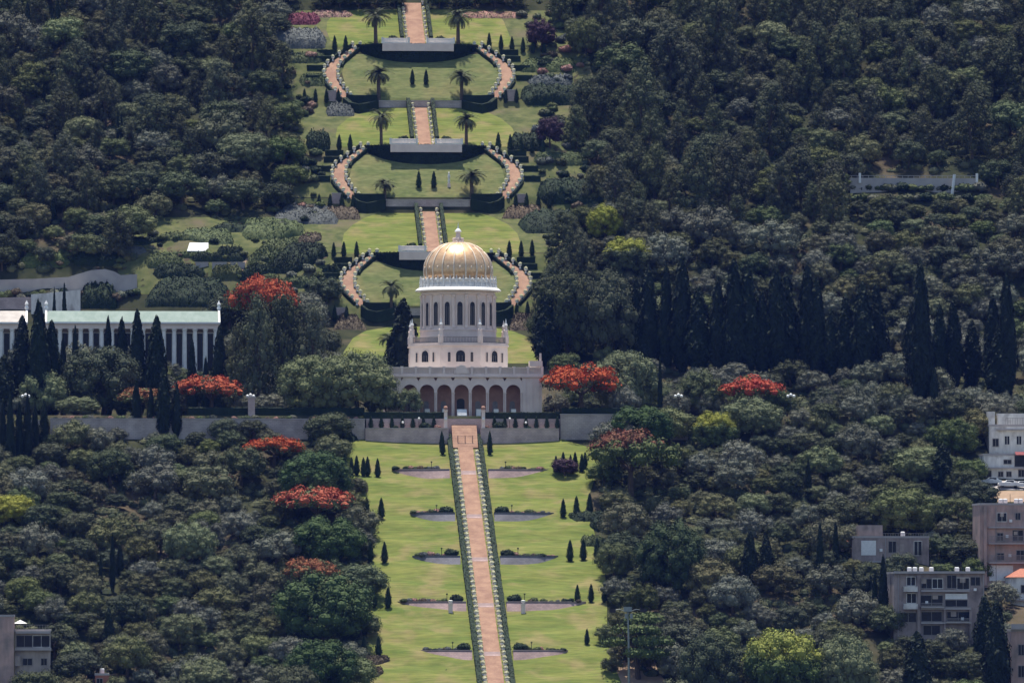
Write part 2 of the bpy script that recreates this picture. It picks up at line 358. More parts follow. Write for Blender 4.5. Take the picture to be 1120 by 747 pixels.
# ------------------------------------------------------------------ tree prototypes (mesh data shared by copies)
PROTO = {}
def reg(kind, parts, R, Hh, var): PROTO.setdefault(kind, []).append((parts, R, Hh))
def data(mb, name, m):
    o = mb.build(name, m, world=False); d = o.data; bpy.data.objects.remove(o); return d
def trunk_data(h, r, seed, spread, n=4, m='bark', lean=.15):
    rnd = random.Random(seed); mb = MB(); top = (rnd.uniform(-lean, lean) * h, rnd.uniform(-lean, lean) * h, h * .55)
    mb.tube([(0, 0, -.6), (top[0] * .3, top[1] * .3, h * .2), top], [r * 1.25, r, r * .75], 7)
    for k in range(n):
        a = 2 * math.pi * (k + rnd.random() * .6) / n; e = (top[0] + spread * math.cos(a), top[1] + spread * math.sin(a), h * rnd.uniform(.8, 1.0))
        mb.tube([top, ((top[0] + e[0]) / 2, (top[1] + e[1]) / 2, h * .76), e], [r * .6, r * .4, r * .18], 5)
    return data(mb, 'trunk', M[m])
def clumps(seed, n, R, zc, hz, cr, flat=1.0, low=-.35):
    rng = np.random.default_rng(seed); C = []
    tries = 0
    while len(C) < n and tries < 4000:
        tries += 1; d = rng.normal(0, 1, 3); d /= np.linalg.norm(d)
        if d[2] < low: continue
        q = rng.uniform(.25, .8) if len(C) % 4 == 0 else rng.uniform(.68, .9)
        c = np.array([d[0] * q * R, d[1] * q * R, zc + d[2] * q * hz]); r = rng.uniform(*cr)
        if all(np.linalg.norm((c - k) / [1, 1, .8]) > .62 * min(r, s) for k, s in C): C.append((c, r))
    return C, rng
def leaf_crown(C, rng, per, leaf, flat=.8, jit=.55, core=.62, m='oak', top=None, topm=None, topfrac=.6):
    mb = MB(); tb = MB() if topm else None
    cc = np.array([c for c, r in C]); rr = np.array([r for c, r in C]); ctr = cc.mean(0); ext = np.abs(cc - ctr).max(0) + .8
    for c, r in C:
        (tb if tb is not None and c[2] > top + .25 else mb).ball(c, (r * core, r * core, r * core * flat), 0, 8, 5)
        k = int(per * 1.25 * r * r); d = rng.normal(0, 1, (k, 3)); d /= np.linalg.norm(d, axis=1, keepdims=True); d = d[d[:, 2] > -.75]
        P = c + d * r * np.array([1, 1, flat]) * rng.uniform(.76, 1.16, (len(d), 1))
        D = np.linalg.norm((P[:, None] - cc[None]) / np.array([1, 1, flat]), axis=2) < rr[None] * .82
        keep = D.sum(1) == 0; P, d = P[keep], d[keep]; g_ = (P - ctr) / ext ** 2; g_ /= np.linalg.norm(g_, axis=1, keepdims=True) + 1e-9; d = d * .42 + g_ * .75
        if tb is not None:
            up = (d[:, 2] + rng.normal(0, .3, len(d)) > -.05) & (P[:, 2] > top) & (rng.random() < topfrac)
            tb.leaves(P[up] + d[up] * .06, d[up], leaf * 1.05, rng, jit); P, d = P[~up], d[~up]
        mb.leaves(P, d, leaf, rng, jit)
    out = [('crown', data(mb, 'crown', M[m]))]
    if tb is not None: out.append(('blossom', data(tb, 'blossom', M[topm])))
    return out
for s in range(5):
    C, r = clumps(100 + s, 44 + s % 3 * 6, 4.0, 2.5, 2.4, (.65, 1.25), low=-.75); reg('olive', leaf_crown(C, r, 190, .125, jit=.75, m='olive') + [('trunk', trunk_data(3.4, .24, s, 1.7))], 4.1, 5.4, s)
for s in range(4):
    C, r = clumps(200 + s, 50 + s % 3 * 6, 4.4, 3.3, 3.0, (.8, 1.4), low=-.7); pp = leaf_crown(C, r, 165, .14, jit=.7, m='oak') + [('trunk', trunk_data(4.2, .3, 20 + s, 1.8))]
    reg('oak', pp, 4.5, 6.9, s)
    for k in ('light', 'yellow', 'plum', 'carob'):
        d = pp[0][1].copy(); d.materials[0] = M[k]; reg(k, [('crown', d), pp[1]], 4.5, 6.9, s)
for s in range(4):
    rng0 = random.Random(s + 7); C = []; r = np.random.default_rng(300 + s)
    for k in range(70):
        z = 1.6 + 10.2 * (k / 70) + rng0.uniform(-.6, .6); q = 3.3 * (1 - (max(0, z - 2) / 11) ** 2.0) + .2; a = rng0.uniform(0, 6.28); q *= rng0.uniform(.35, 1)
        C.append((np.array([q * math.cos(a), q * math.sin(a), z]), rng0.uniform(.55, 1.05)))
    reg('pine', leaf_crown(C, r, 240, .12, flat=1.35, jit=.75, core=.5, m='pine') + [('trunk', trunk_data(9.5, .26, 40 + s, 1.2, 5, lean=.05))], 3.7, 13.0, s)
for s in range(4):                               # big single crowns, finer than the forest trees
    C, r = clumps(700 + s, 130, 7.2, 4.7, 4.7, (.85, 1.6), low=-.85); pp = leaf_crown(C, r, 105, .17, jit=.65, m='oak') + [('trunk', trunk_data(6.0, .42, 90 + s, 3.0, 6))]
    reg('bigoak', pp, 7.4, 9.9, s)
    for k in ('light', 'yellow', 'carob', 'deep'):
        d = pp[0][1].copy(); d.materials[0] = M[k]; reg('big' + k, [('crown', d), pp[1]], 7.4, 9.9, s)
C, r = clumps(760, 130, 7.2, 4.7, 4.7, (.85, 1.6), low=-.85); reg('tipped', leaf_crown(C, r, 105, .17, jit=.65, m='oak', top=5.6, topm='yellow', topfrac=.85) + [('trunk', trunk_data(6.0, .42, 95, 3.0, 6))], 7.4, 9.9, 0)
for s in range(4):
    d = PROTO['olive'][s][0][0][1].copy(); d.materials[0] = M['mastic']; reg('mastic', [('crown', d), PROTO['olive'][s][0][1]], 4.1, 5.4, s)
def cypress_data(seed, R, Hh, n, leaf, m, bulge=.35):
    rng = np.random.default_rng(seed); mb = MB()
    prof = lambda t: R * np.clip(np.minimum((t / bulge) ** .5 * 1.0, 1), 0, 1) * np.clip((1 - t) / (1 - bulge * .7), 0, 1) ** .62
    ts = np.linspace(.02, 1, 14); mb.lathe([(max(.02, float(prof(t)) * .86), float(t * Hh)) for t in ts], 10)
    t = rng.beta(1.1, 1.35, n) * .97 + .02; a = rng.uniform(0, 2 * math.pi, n); lump = 1 + .13 * np.sin(a * 3 + t * 17 + seed) + .1 * np.sin(a * 5 - t * 31)
    q = prof(t) * lump * rng.uniform(.85, 1.08, n); d = np.stack([np.cos(a), np.sin(a), np.full(n, .25)], 1)
    mb.leaves(np.stack([q * np.cos(a), q * np.sin(a), t * Hh], 1), d, leaf, rng, .4, 0, .42, up=(0, 0, 1)); 
    return data(mb, 'crown', M[m])
def straight_trunk(h, r): return data(MB().tube([(0, 0, -.6), (0, 0, h)], [r * 1.2, r], 7), 'trunk', M['bark'])
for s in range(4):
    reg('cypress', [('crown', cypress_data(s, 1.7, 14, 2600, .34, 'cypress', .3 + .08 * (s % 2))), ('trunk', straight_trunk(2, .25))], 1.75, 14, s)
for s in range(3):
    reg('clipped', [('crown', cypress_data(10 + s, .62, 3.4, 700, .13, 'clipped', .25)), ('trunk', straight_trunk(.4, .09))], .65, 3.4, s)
for s in range(5):                               # royal poincianas: wide umbrella, blossom on top
    fl = [.84, .84, .8, .6, .7][s]; C, r = clumps(500 + s, 38, 5.4, 3.4, 2.0, (.8, 1.35), low=-.15)
    reg('flame%d' % s, leaf_crown(C, r, 140, .17, flat=.7, jit=.7, m='oak', top=[2.6, 2.6, 2.8, 4.1, 3.2][s], topm='orange' if s == 4 else 'rust' if s == 3 else 'red', topfrac=fl) + [('trunk', trunk_data(4.2, .34, 60 + s, 2.6, 6))], 5.9, 5.9, s)
C, r = [], np.random.default_rng(77)             # flat tiered cedar-like tree
for k in range(34):
    lay = k % 4; a = r.uniform(0, 6.28); q = r.uniform(.1, 1) ** .6 * (5.2 - lay * .9); C.append((np.array([q * math.cos(a), q * math.sin(a), 2.6 + lay * 1.25 + r.uniform(-.2, .2)]), r.uniform(1.0, 1.6)))
reg('tiered', leaf_crown(C, r, 100, .2, flat=.38, m='oak') + [('trunk', trunk_data(5.6, .36, 80, 2.6, 6))], 6.2, 7.2, 0)
for s in range(3):                               # date palms
    rnd = random.Random(900 + s); mb = MB(); Ht = 6.0
    for k in range(64):
        a = rnd.uniform(0, 6.28); el = rnd.uniform(-.55, 1.35); L = rnd.uniform(2.8, 3.6); pts = []; p = Vector((0, 0, Ht)); ang = el
        for i in range(9):
            pts.append(p.copy()); p = p + Vector((math.cos(a) * math.cos(ang), math.sin(a) * math.cos(ang), math.sin(ang))) * (L / 8); ang -= .20
        side = Vector((-math.sin(a), math.cos(a), 0))
        for i in range(8):
            for q in (0, .5):
                c = pts[i].lerp(pts[i + 1], q); d = (pts[i + 1] - pts[i]).normalized(); w = .62 * (1 - abs((i + q) / 8 - .4) * 1.1)
                for sg in (-1, 1):
                    e = c + side * (sg * w) + d * (w * .7) + Vector((0, 0, -.22 * w)); mb.add([c - d * .06, c + d * .10, e], [(0, 1, 2)])
    tr = MB().tube([(0, 0, -.5), (0, 0, 1), (.05, .02, 3.5), (0, 0, Ht)], [.42, .34, .30, .36], 9)
    reg('palm', [('crown', data(mb, 'crown', M['palm'])), ('trunk', data(tr, 'trunk', M['palmbark']))], 3.4, 8.2, s)
def ball_data(m, seed, n=420, leaf=.15):
    C, r = clumps(seed, 7, .62, .55, .45, (.42, .6)); mb = MB(); 
    for c, q in C:
        mb.ball(c, (q * .9,) * 3, 0, 8, 5); d = r.normal(0, 1, (n // 7, 3)); d /= np.linalg.norm(d, axis=1, keepdims=True); mb.leaves(c + d * q, d, leaf, r, .5)
    return data(mb, 'shrub', M[m])
SHRUB = {k: [ball_data(k, 40 + i) for i in range(2)] for k in ('hedge', 'olive', 'light', 'silver', 'plum', 'magenta', 'pinkflower', 'hedge_light', 'brown', 'oak', 'yellow', 'orange')}

COUNT = {}
rT = random.Random(5)
def plant(kind, name, cat, label, group, px, row_top, row_base=None, Y=None, width=None, var=None, height=None):
    """a tree at a picture position, standing on the real ground; width in picture pixels"""
    base = cast(px, row_base) if Y is None else None
    if base is None:
        p = at(px, 458, Y); base = np.array([p[0], Y, float(H(p[0], Y))])
    k = mpp(base[1]); hgt = height if height else max(.8, at(px, row_top, base[1])[2] - base[2])
    vs = PROTO[kind]; v = vs[rT.randrange(len(vs)) if var is None else var % len(vs)]
    parts, R, Hh = v; e = empty(name, base, label, cat, group, rT.uniform(0, 6.28))
    sx = (width * k / 2 / R) if width else hgt / Hh; e.scale = (sx, sx, hgt / Hh)
    for nm, d in parts: inst(nm, d, e)
    COUNT[name] = COUNT.get(name, 0) + 1
    return e
def shrub(m, px, row, width, label, group=None, flat=1.0, name='shrub', Y=None, z=None):
    if Y is None: b = cast(px, row)
    else:
        b = at(px, row, Y); b[2] = float(H(b[0], Y)) if z is None else z
    w = width * mpp(b[1]) / 2; d = rT.choice(SHRUB[m]); o = bpy.data.objects.new(name, d); COL.objects.link(o)
    o.location = b - np.array([0, 0, .12 * w]); o.scale = (w, w, w * flat); o.rotation_euler = (0, 0, rT.uniform(0, 6.28)); return tag(o, label, 'shrub', group)

# ------------------------------------------------------------------ the domed shrine
def zr(row, Y): return float(at(501, row, Y)[2])
def arch_curve(w, spring, top, n=10):            # slightly pointed arch from left foot to right foot
    pts = []
    for k in range(n + 1):
        a = math.pi * k / n; x = -w / 2 * math.cos(a); s = math.sin(a)
        pts.append((x, spring + (top - spring) * (s ** .85)))
    return pts
def arched_frame(w, h, spring, t=.14, d=.14, pane_mat='glass', frame_mat='marble'):
    out = [(-w / 2 - t, 0)] + [(x * (1 + 2 * t / w), z + t * .8) for x, z in arch_curve(w, spring, h)] + [(w / 2 + t, 0)]
    inn = [(-w / 2, 0)] + arch_curve(w, spring, h) + [(w / 2, 0)]
    n = len(out); mb = MB()
    V = [(x, -d, z) for x, z in out] + [(x, -d, z) for x, z in inn] + [(x, .02, z) for x, z in out] + [(x, .02, z) for x, z in inn]
    F = []
    for i in range(n - 1): F += [(i, n + i, n + i + 1, i + 1), (i, i + 1, 2 * n + i + 1, 2 * n + i), (n + i, 3 * n + i, 3 * n + i + 1, n + i + 1)]
    fr = data(mb.add(V, F), 'window', M[frame_mat])
    mb = MB(); mb.add([(x, -.03, z) for x, z in inn], [tuple(range(n))])
    for q in (-.18, .18): mb.box(q * w - .025, q * w + .025, -.06, -.035, 0, spring * .98, 1)
    o = mb.build('pane', [M[pane_mat], M['frame']], world=False); pd = o.data; bpy.data.objects.remove(o)
    return fr, pd
shrine = empty('domed_shrine', (0, 0, 0), 'golden-domed marble shrine with octagonal tier and arched colonnade at the centre of the gardens', 'shrine')
XL, XR, YF = -15.2, 16.6, -14.5
zc, zp0, zp1 = zr(412.5, YF), zr(411, YF), zr(401.5, YF)
arc = MB(); pts_n = 12
xs_ = [XL] + [(-3.5 + k) * 3.56 for k in range(8)] + [XR]
for k in range(7):
    cx = (k - 3) * 3.56; cur = [(cx + x, z) for x, z in [(-1.5, 0)] + arch_curve(3.0, 5.0, 6.65, pts_n) + [(1.5, 0)]]; n = len(cur)
    tp = [(cx - 1.78 + 3.56 * i / (n - 1), zc) for i in range(n)]
    bo = [(cx - 1.78, 0)] + tp[1:-1] + [(cx + 1.78, 0)]; bo = [(cx - 1.78, 0), (cx - 1.78, zc * .9)] + tp[2:-2] + [(cx + 1.78, zc * .9), (cx + 1.78, 0)]
    V = [(x, YF, z) for x, z in cur] + [(x, YF, z) for x, z in bo] + [(x, YF + .8, z) for x, z in cur] + [(x, YF + .8, z) for x, z in bo]
    F = []
    for i in range(n - 1): F += [(i, i + 1, n + i + 1, n + i), (2 * n + i, 3 * n + i, 3 * n + i + 1, 2 * n + i + 1), (i, 2 * n + i, 2 * n + i + 1, i + 1)]
    arc.add(V, F); arc.box(cx - 1.78, cx + 1.78, YF + .003, YF + .8, zc * .985, zc)
    for sx in (-1, 1): arc.lathe([(.2, 0), (.2, .25), (.13, .3), (.13, 4.7), (.2, 4.95), (.2, 5.05)], 8, (cx + sx * 1.62, YF - .12, 0))
arc.box(XL, -12.46, YF, YF + 24, 0, zc); arc.box(12.46, XR, YF, YF + 24, 0, zc)
for x in (13.0, 14.4, 15.8, -13.1, -14.6): arc.box(x - .28, x + .28, YF - .16, YF - .003, 0, zc - .2)
arc.build('arcade', M['marble'], shrine)
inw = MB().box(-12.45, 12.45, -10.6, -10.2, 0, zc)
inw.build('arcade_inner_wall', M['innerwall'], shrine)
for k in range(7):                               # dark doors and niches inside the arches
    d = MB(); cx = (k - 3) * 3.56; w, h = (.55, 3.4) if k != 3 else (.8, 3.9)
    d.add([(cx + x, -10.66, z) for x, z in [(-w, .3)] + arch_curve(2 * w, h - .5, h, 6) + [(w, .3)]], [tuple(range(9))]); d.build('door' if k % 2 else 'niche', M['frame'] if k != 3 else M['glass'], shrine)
MB().box(XL, XR, YF + .81, YF + 24, zc + .003, zc + .25).build('roof_terrace', M['marble_white'], shrine)
co = MB(); co.box(XL - .25, XR + .25, YF - .35, YF + .8, zc + .004, zp0); co.box(XL - .12, XR + .12, YF - .15, YF + .6, zp0 + .003, zp0 + .22)
co.build('cornice', M['marble'], shrine)
pa = MB(); px_ = np.linspace(XL, XR, 12)
for i, x in enumerate(px_): pa.box(x - .3, x + .3, YF - .1, YF + .5, zp0 + .223, zp1 + .15)
for a, b in zip(px_[:-1], px_[1:]):
    pa.box(a + .3, b - .3, YF, YF + .35, zp1 - .22, zp1); pa.box(a + .3, b - .3, YF, YF + .35, zp0 + .223, zp0 + .45)
    for t in np.linspace(a + .45, b - .45, 7): pa.box(t - .075, t + .075, YF + .06, YF + .28, zp0 + .453, zp1 - .223)
    pa.box(a + .3, b - .3, YF + .26, YF + .33, zp0 + .454, zp1 - .224)
cr = [(-1.7 + 3.4 * k / 12, zp0 + .5 + 1.75 * math.sin(math.pi * k / 12) ** .8) for k in range(13)]
n = len(cr); V = [(x + .0, YF - .15, z) for x, z in cr] + [(x, YF + .2, z) for x, z in cr]
pa.add(V, [tuple(range(n - 1, -1, -1))] + [(i, i + 1, n + i + 1, n + i) for i in range(n - 1)])
pa.build('parapet', M['marble'], shrine)
cb = MB()                                        # corner block at the right end
cb.box(XR - 2.6, XR + .1, YF - .2, YF + 3, zp1 + .003 + .15, zp1 + 1.3); cb.box(XR - .5, XR - .1, YF + .2, YF + .6, zp1 + 1.303, zp1 + 2.9)
cb.build('corner_block', M['marble'], shrine)
# octagonal tier
AP = 10.1; RO = AP / math.cos(math.pi / 8); zo0, zo1 = zc + .25, zr(374.5, -AP)
def octa(r): return [(r * math.cos(math.radians(-90 + 22.5 + 45 * k)), r * math.sin(math.radians(-90 + 22.5 + 45 * k))) for k in range(8)]
oc = MB().prism(octa(RO), zo0 + .003, zo1 - .7); oc.prism(octa(RO + .28), zo1 - .697, zo1 - .35); oc.prism(octa(RO + .1), zo1 - .347, zo1); oc.prism(octa(RO + .15), zo0 + .004, zo0 + .5)
oc.build('octagon', M['marble'], shrine)
wz = zr(395.5, -AP); WF = arched_frame(1.9, zr(383.0, -AP) - wz, 1.35); SF = arched_frame(.55, 1.95, 1.8, .08)
for k in range(8):
    a = math.radians(-90 + 45 * k); ca, sa = math.cos(a), math.sin(a); ux, uy = -sa, ca
    for off, (fd, pd) in ((0, WF), (-2.35, SF), (2.35, SF)):
        w = inst('window', fd, shrine, (ca * (AP + .002) + ux * off, sa * (AP + .002) + uy * off, wz), a + math.pi / 2); inst('pane', pd, w)
rl = MB(); V = octa(RO - .15)
for k in range(8):
    p, q = np.array(V[k]), np.array(V[(k + 1) % 8])
    rl.tube([(*p, zo1 + 1.15), (*q, zo1 + 1.15)], [.1, .1], 5); rl.tube([(*p, zo1 + .12), (*q, zo1 + .12)], [.1, .1], 5)
    for t in np.linspace(.03, .97, 26): c = p + (q - p) * t; rl.box(c[0] - .07, c[0] + .07, c[1] - .07, c[1] + .07, zo1 + .003, zo1 + 1.1)
rl.build('octagon_railing', M['frame'], shrine)
ph = zr(347.5, -9) - zo1
pm = MB().lathe([(.62, 0), (.62, 1.5), (.5, 1.6), (.44, 2.6), (.52, 2.7), (.34, 2.9), (.27, ph - 1.5)], 8)
pt_ = MB().lathe([(.36, ph - 1.49), (.36, ph - 1.3), (.2, ph - 1.0), (.12, ph - .5), (.02, ph)], 8)
pmd, ptd = data(pm, 'pinnacle', M['marble']), data(pt_, 'pinnacle_tip', M['white'])
for x, y in octa(RO - .4): o = inst('pinnacle', pmd, shrine, (x, y, zo1 + .002)); inst('pinnacle_tip', ptd, o)
# drum
RD = 7.5; zd0, zd1, zb = zo1, zr(322, -RD), zr(316.5, -8)
zs = zr(359, -RD)
dr = MB().lathe([(7.95, zd0 + .003), (7.95, zs - .5), (8.1, zs - .4), (8.1, zs - .15), (RD, zs), (RD, zd1), (7.8, zd1 + .1), (7.8, zd1 + .45), (7.6, zd1 + .5), (7.6, zb)], 72); dr.build('drum', M['marble'], shrine)
pl = MB()
for k in range(18):
    a = math.radians(-90 + 10 + 20 * k); c = ((RD + .1) * math.cos(a), (RD + .1) * math.sin(a), 0)
    pl.lathe([(.42, zs + .003), (.42, zs + .4), (.31, zs + .5), (.28, zd1 - .7), (.42, zd1 - .45), (.42, zd1 - .003)], 8, c)
pl.build('drum_columns', M['marble'], shrine)
z_w0 = zr(355.5, -RD); DF = arched_frame(1.12, zr(330, -RD) - z_w0, 4.0, .16, .16)
for k in range(18):
    a = math.radians(-90 + 20 * k); w = inst('window', DF[0], shrine, ((RD + .035) * math.cos(a), (RD + .035) * math.sin(a), z_w0), a + math.pi / 2); inst('pane', DF[1], w)
zt = zr(312.8, -8.9)
MB().lathe([(7.6, zb - .25), (8.6, zb - .2), (8.95, zb - .12), (9.0, zb), (8.75, zb + .22), (8.35, zt - .12), (7.9, zt - .05), (7.0, zt - .1)], 72).build('brim', M['white'], shrine)
zg = zr(302, -7.6)
ga = MB().lathe([(7.75, zt - .097), (7.75, zt + .5), (7.6, zt + .55), (7.5, zg - .75), (7.65, zg - .7), (7.65, zg - .45), (6.9, zg - .4)], 72)
for k in range(36):
    a = math.radians(10 * k + 5); c = (7.9 * math.cos(a), 7.9 * math.sin(a), zt - .1); ga.lathe([(.2, 0), (.2, .7), (.12, .8), (.22, 1.1), (.16, 1.35), (.05, zg - zt + .35)], 6, c)
    ga.ball((7.62 * math.cos(a + .087), 7.62 * math.sin(a + .087), zg - .6), (.3, .3, .35), 0, 6, 4)
ga.build('gallery', M['marble_white'], shrine)
dome_px = [(36.6, 303), (37.4, 298), (37.2, 293), (36.0, 288), (33.8, 283), (30.4, 278), (26.0, 273.5), (20.5, 269.5), (14, 266.8), (7, 265.4), (3, 265)]
dprof = [(r * .1902, float(at(501, row, 0)[2])) for r, row in dome_px]; dprof[0] = (dprof[0][0], zg - .42)
MB().lathe(dprof, 72).build('dome', M['gold'], shrine, smooth=True)
rb = MB()
for k in range(18):
    a = math.radians(-90 + 10 + 20 * k); rb.tube([((r + .03) * math.cos(a), (r + .03) * math.sin(a), z) for r, z in dprof[:-1]], [.19] * 6 + [.15, .12, .09, .07], 5)
    hob = MB(); a2 = math.radians(-90 + 20 * k); r, z = dprof[2]; hob.ball(((r + .02) * math.cos(a2), (r + .02) * math.sin(a2), z - .2), (.17, .17, .36), 0, 6, 4)
    hob.build('dome_ornament', M['goldrib'], shrine)
rb.build('dome_ribs', M['goldrib'], shrine, smooth=True)
zt0 = float(at(501, 265.4, 0)[2]); u = .19
la = MB().lathe([(1.25, zt0 - .1), (1.2, zt0 + .25), (.8, zt0 + .4), (.62, zt0 + .5), (.62, zt0 + 1.1), (.5, zt0 + 1.2), (.45, zt0 + 2.1)], 12)
for k in range(8): a = k * math.pi / 4; la.ball((1.0 * math.cos(a), 1.0 * math.sin(a), zt0 + .6), (.22, .22, .4), 0, 6, 4)
la.build('lantern', M['marble'], shrine)
MB().lathe([(.6, zt0 + 2.1), (.72, zt0 + 2.25), (.55, zt0 + 2.6), (.18, zt0 + 2.95), (.08, zt0 + 3.6), (.02, zt0 + 4.3)], 12).build('lantern_cap', M['white'], shrine)
st = MB()
for i in range(6): st.box(-1.0, 1.0, -17.4 + i * .4, -14.9, .26 * i + (.003 if i else 0), .26 * (i + 1))
st.build('entrance_steps', M['white'], shrine)
for x in (-7.1, -3.5, 3.5, 7.1, 10.7): MB().box(x - .5, x + .5, YF - .9, YF - .35, 0, 1.6).build('low_stone_screen', M['marble_white'], shrine)

LEV = ['first', 'second', 'third', 'fourth', 'fifth', 'sixth']
# ------------------------------------------------------------------ shrine platform: walls, hedges, gate
def xat(px, Y): return float(at(px, 458, Y)[0])
fore = MB().box(xat(400, -22), xat(612, -22), -24.3, -23.7, -7, -.62); tag(fore.build('retaining_wall', M['stonepink']), 'recessed pink stone wall of the bay directly below the shrine hedge', 'wall')
for x0, x1, zt_, zb_, lab, yy in ((xat(55, -25), xat(399, -25), .12, -8, 'long grey stone retaining wall left of the shrine stairs', -25.3), (xat(613, -25), xat(752, -25), 1.25, -8, 'grey stone retaining wall right of the shrine beside the flame tree', -25.3), (xat(-60, -25), xat(52, -25), -.2, -8, 'grey wall stretch at the left edge behind the cypress cluster', -25.0)):
    zt_ = float(at(501, {.12: 459, 1.25: 453.5, -.2: 461}[zt_], yy)[2]); w = MB().box(x0, x1, yy, yy + .8, zb_, zt_); o = tag(w.build('retaining_wall', M['stonegrey']), lab, 'wall'); ow = MB().box(x0 - .1, x1 + .1, yy - .12, yy + .92, zt_ + .003, zt_ + .2); ow.build('coping', M['concrete'], o)
bay_l, bay_r = xat(400, -28), xat(612, -28)
for sgn, xe, nm in ((-1, bay_l, 'left'), (1, bay_r, 'right')):
    n = 12; fr = [(sgn * (3.3 + (abs(xe) - 3.3) * k / n), -27.5 + 1.5 * (k / n) ** 2) for k in range(n + 1)]
    poly = fr + [(xe, -24.4), (sgn * 3.3, -24.4)]
    if sgn < 0: poly = poly[::-1]
    o = MB().prism(poly, -9, -2.75).build('terrace_wall', M['stonepink']); tag(o, 'curved pink stone bed wall under the shrine hedge on the %s of the stairs' % nm, 'wall')
    cp = MB().prism([(x, y - .1) for x, y in (fr if sgn > 0 else fr[::-1])] + ([(xe, -25.5), (sgn * 3.3, -26.9)] if sgn > 0 else [(sgn * 3.3, -26.9), (xe, -25.5)]), -2.747, -2.6); cp.build('coping', M['paving'], o)
    xs0 = np.linspace(sgn * 3.6, sgn * 20.5, 24); hedge_run('trimmed_hedge', [(x, -22.9, -.62) for x in xs0], 1.1, 1.35, M['hedge'], 'long dark level hedge in front of the shrine arcade, %s of the stairs' % nm, 'hedges along the shrine terrace', 3)
    for i in range(7):
        x = sgn * (6.2 + i * 2.15); e = empty('clipped_cypress', (x, -25.1, -2.75), 'slim cypress against the wall under the shrine hedge, %s outward on the %s' % ((LEV + ['seventh'])[i], nm), 'cypress', 'cypresses in the bay below the shrine'); e.scale = (.9, .9, .78)
        for nm_, d in PROTO['clipped'][i % 3][0]: inst(nm_, d, e)
    for i, (dx, w) in enumerate(((7.6, 16), (4.9, 9), (13.5, 8))): shrub('hedge' if i != 1 else 'pinkflower', 505 + sgn * dx / .187, 0, w, '%s shrub in the bay under the shrine hedge, %s of the stairs' % (['widest dark', 'flowering', 'small outer dark'][i], nm), 'shrubs in the bay below the shrine', .8, 'shrub', -25.6, -2.75)
for nm, x0, x1 in (('left', xat(205, -19), xat(398, -19)), ('right', xat(614, -19), xat(742, -19))):
    hedge_run('trimmed_hedge', [(x, -20.5 + .3 * math.sin(x), 0) for x in np.linspace(x0, x1, 30)], 1.6, 1.7, M['hedge'], 'dark uneven hedge behind the %s retaining wall beside the shrine' % nm, 'hedges along the shrine terrace', 8, .2, 30)
def globe_lamp(base, h, label, group, heads=1, m='globe', r=.2, pm='iron'):
    e = empty('garden_lamp', base, label, 'lamp', group); b = np.array(base); p = MB().tube([(b[0], b[1], b[2] - .2), (b[0], b[1], b[2] + h)], [.07, .05], 6); 
    if heads > 1: p.tube([(b[0] - .62, b[1], b[2] + h - .25), (b[0] + .62, b[1], b[2] + h - .25)], [.05, .05], 5)
    p.build('post', M[pm], e)
    for dx, dz in ([(0, .1)] if heads == 1 else [(-.62, -.05), (0, .22), (.62, -.05)]): MB().ball((b[0] + dx, b[1], b[2] + h + dz), (r, r, r)).build('lamp_globe', M[m], e, smooth=True)
    return e
for s, nm in ((-1, 'left'), (1, 'right')):
    b = (s * 3.85, -26.3, -2.75); e = empty('gate_pillar', b, 'stone gate pillar with a white lamp at the top of the lower stairs, %s side' % nm, 'pillar', 'gate pillars at the top of the stairs')
    MB().box(b[0] - .35, b[0] + .35, b[1] - .35, b[1] + .35, b[2], b[2] + 3.6).box(b[0] - .45, b[0] + .45, b[1] - .45, b[1] + .45, b[2] + 3.603, b[2] + 3.85).build('shaft', M['marble'], e)
    MB().ball((b[0], b[1] - .55, b[2] + 2.0), (.3, .2, .36)).build('lamp', M['globe'], e); MB().lathe([(.2, 3.853), (.38, 4.1), (.42, 4.4), (.2, 4.7)], 8, b).build('flower_bowl', M['innerwall'], e)
    for i, dx in enumerate((9.3, 12.6)): globe_lamp((s * dx, -25.9, -2.75), 2.0 if i == 0 else 1.2, 'white globe lamp in the bay below the shrine, %s of the stairs, %s' % (nm, 'nearer the gate' if i == 0 else 'farther out'), 'lamps in the bay below the shrine', 1, 'globe', .26)
for i in range(46):
    px = 62 + i * 7.4 + (i * 37 % 5); 
    if 398 < px < 614: continue
    shrub(['hedge', 'olive', 'hedge_light', 'oak', 'pinkflower', 'brown'][i * 5 % 6], px, 0, 6 + i * 7 % 6, 'small %s shrub growing on top of the left retaining wall' % ['dark', 'greyish', 'light green', 'green', 'pink flowering', 'brownish'][i * 5 % 6], 'shrubs on top of the left retaining wall', .8, 'wall_shrub', -24.2, -.9)
g_ = MB()
for x in (-1.5, 0, 1.5): g_.box(x - .09, x + .09, -29.06, -28.94, -6.6, -4.2)
g_.box(-1.41, 1.41, -29.03, -28.97, -4.42, -4.34)
tag(g_.build('iron_gate', M['innerwall']), 'low rust-brown gate of posts and rails across the top of the lower stairs', 'gate')

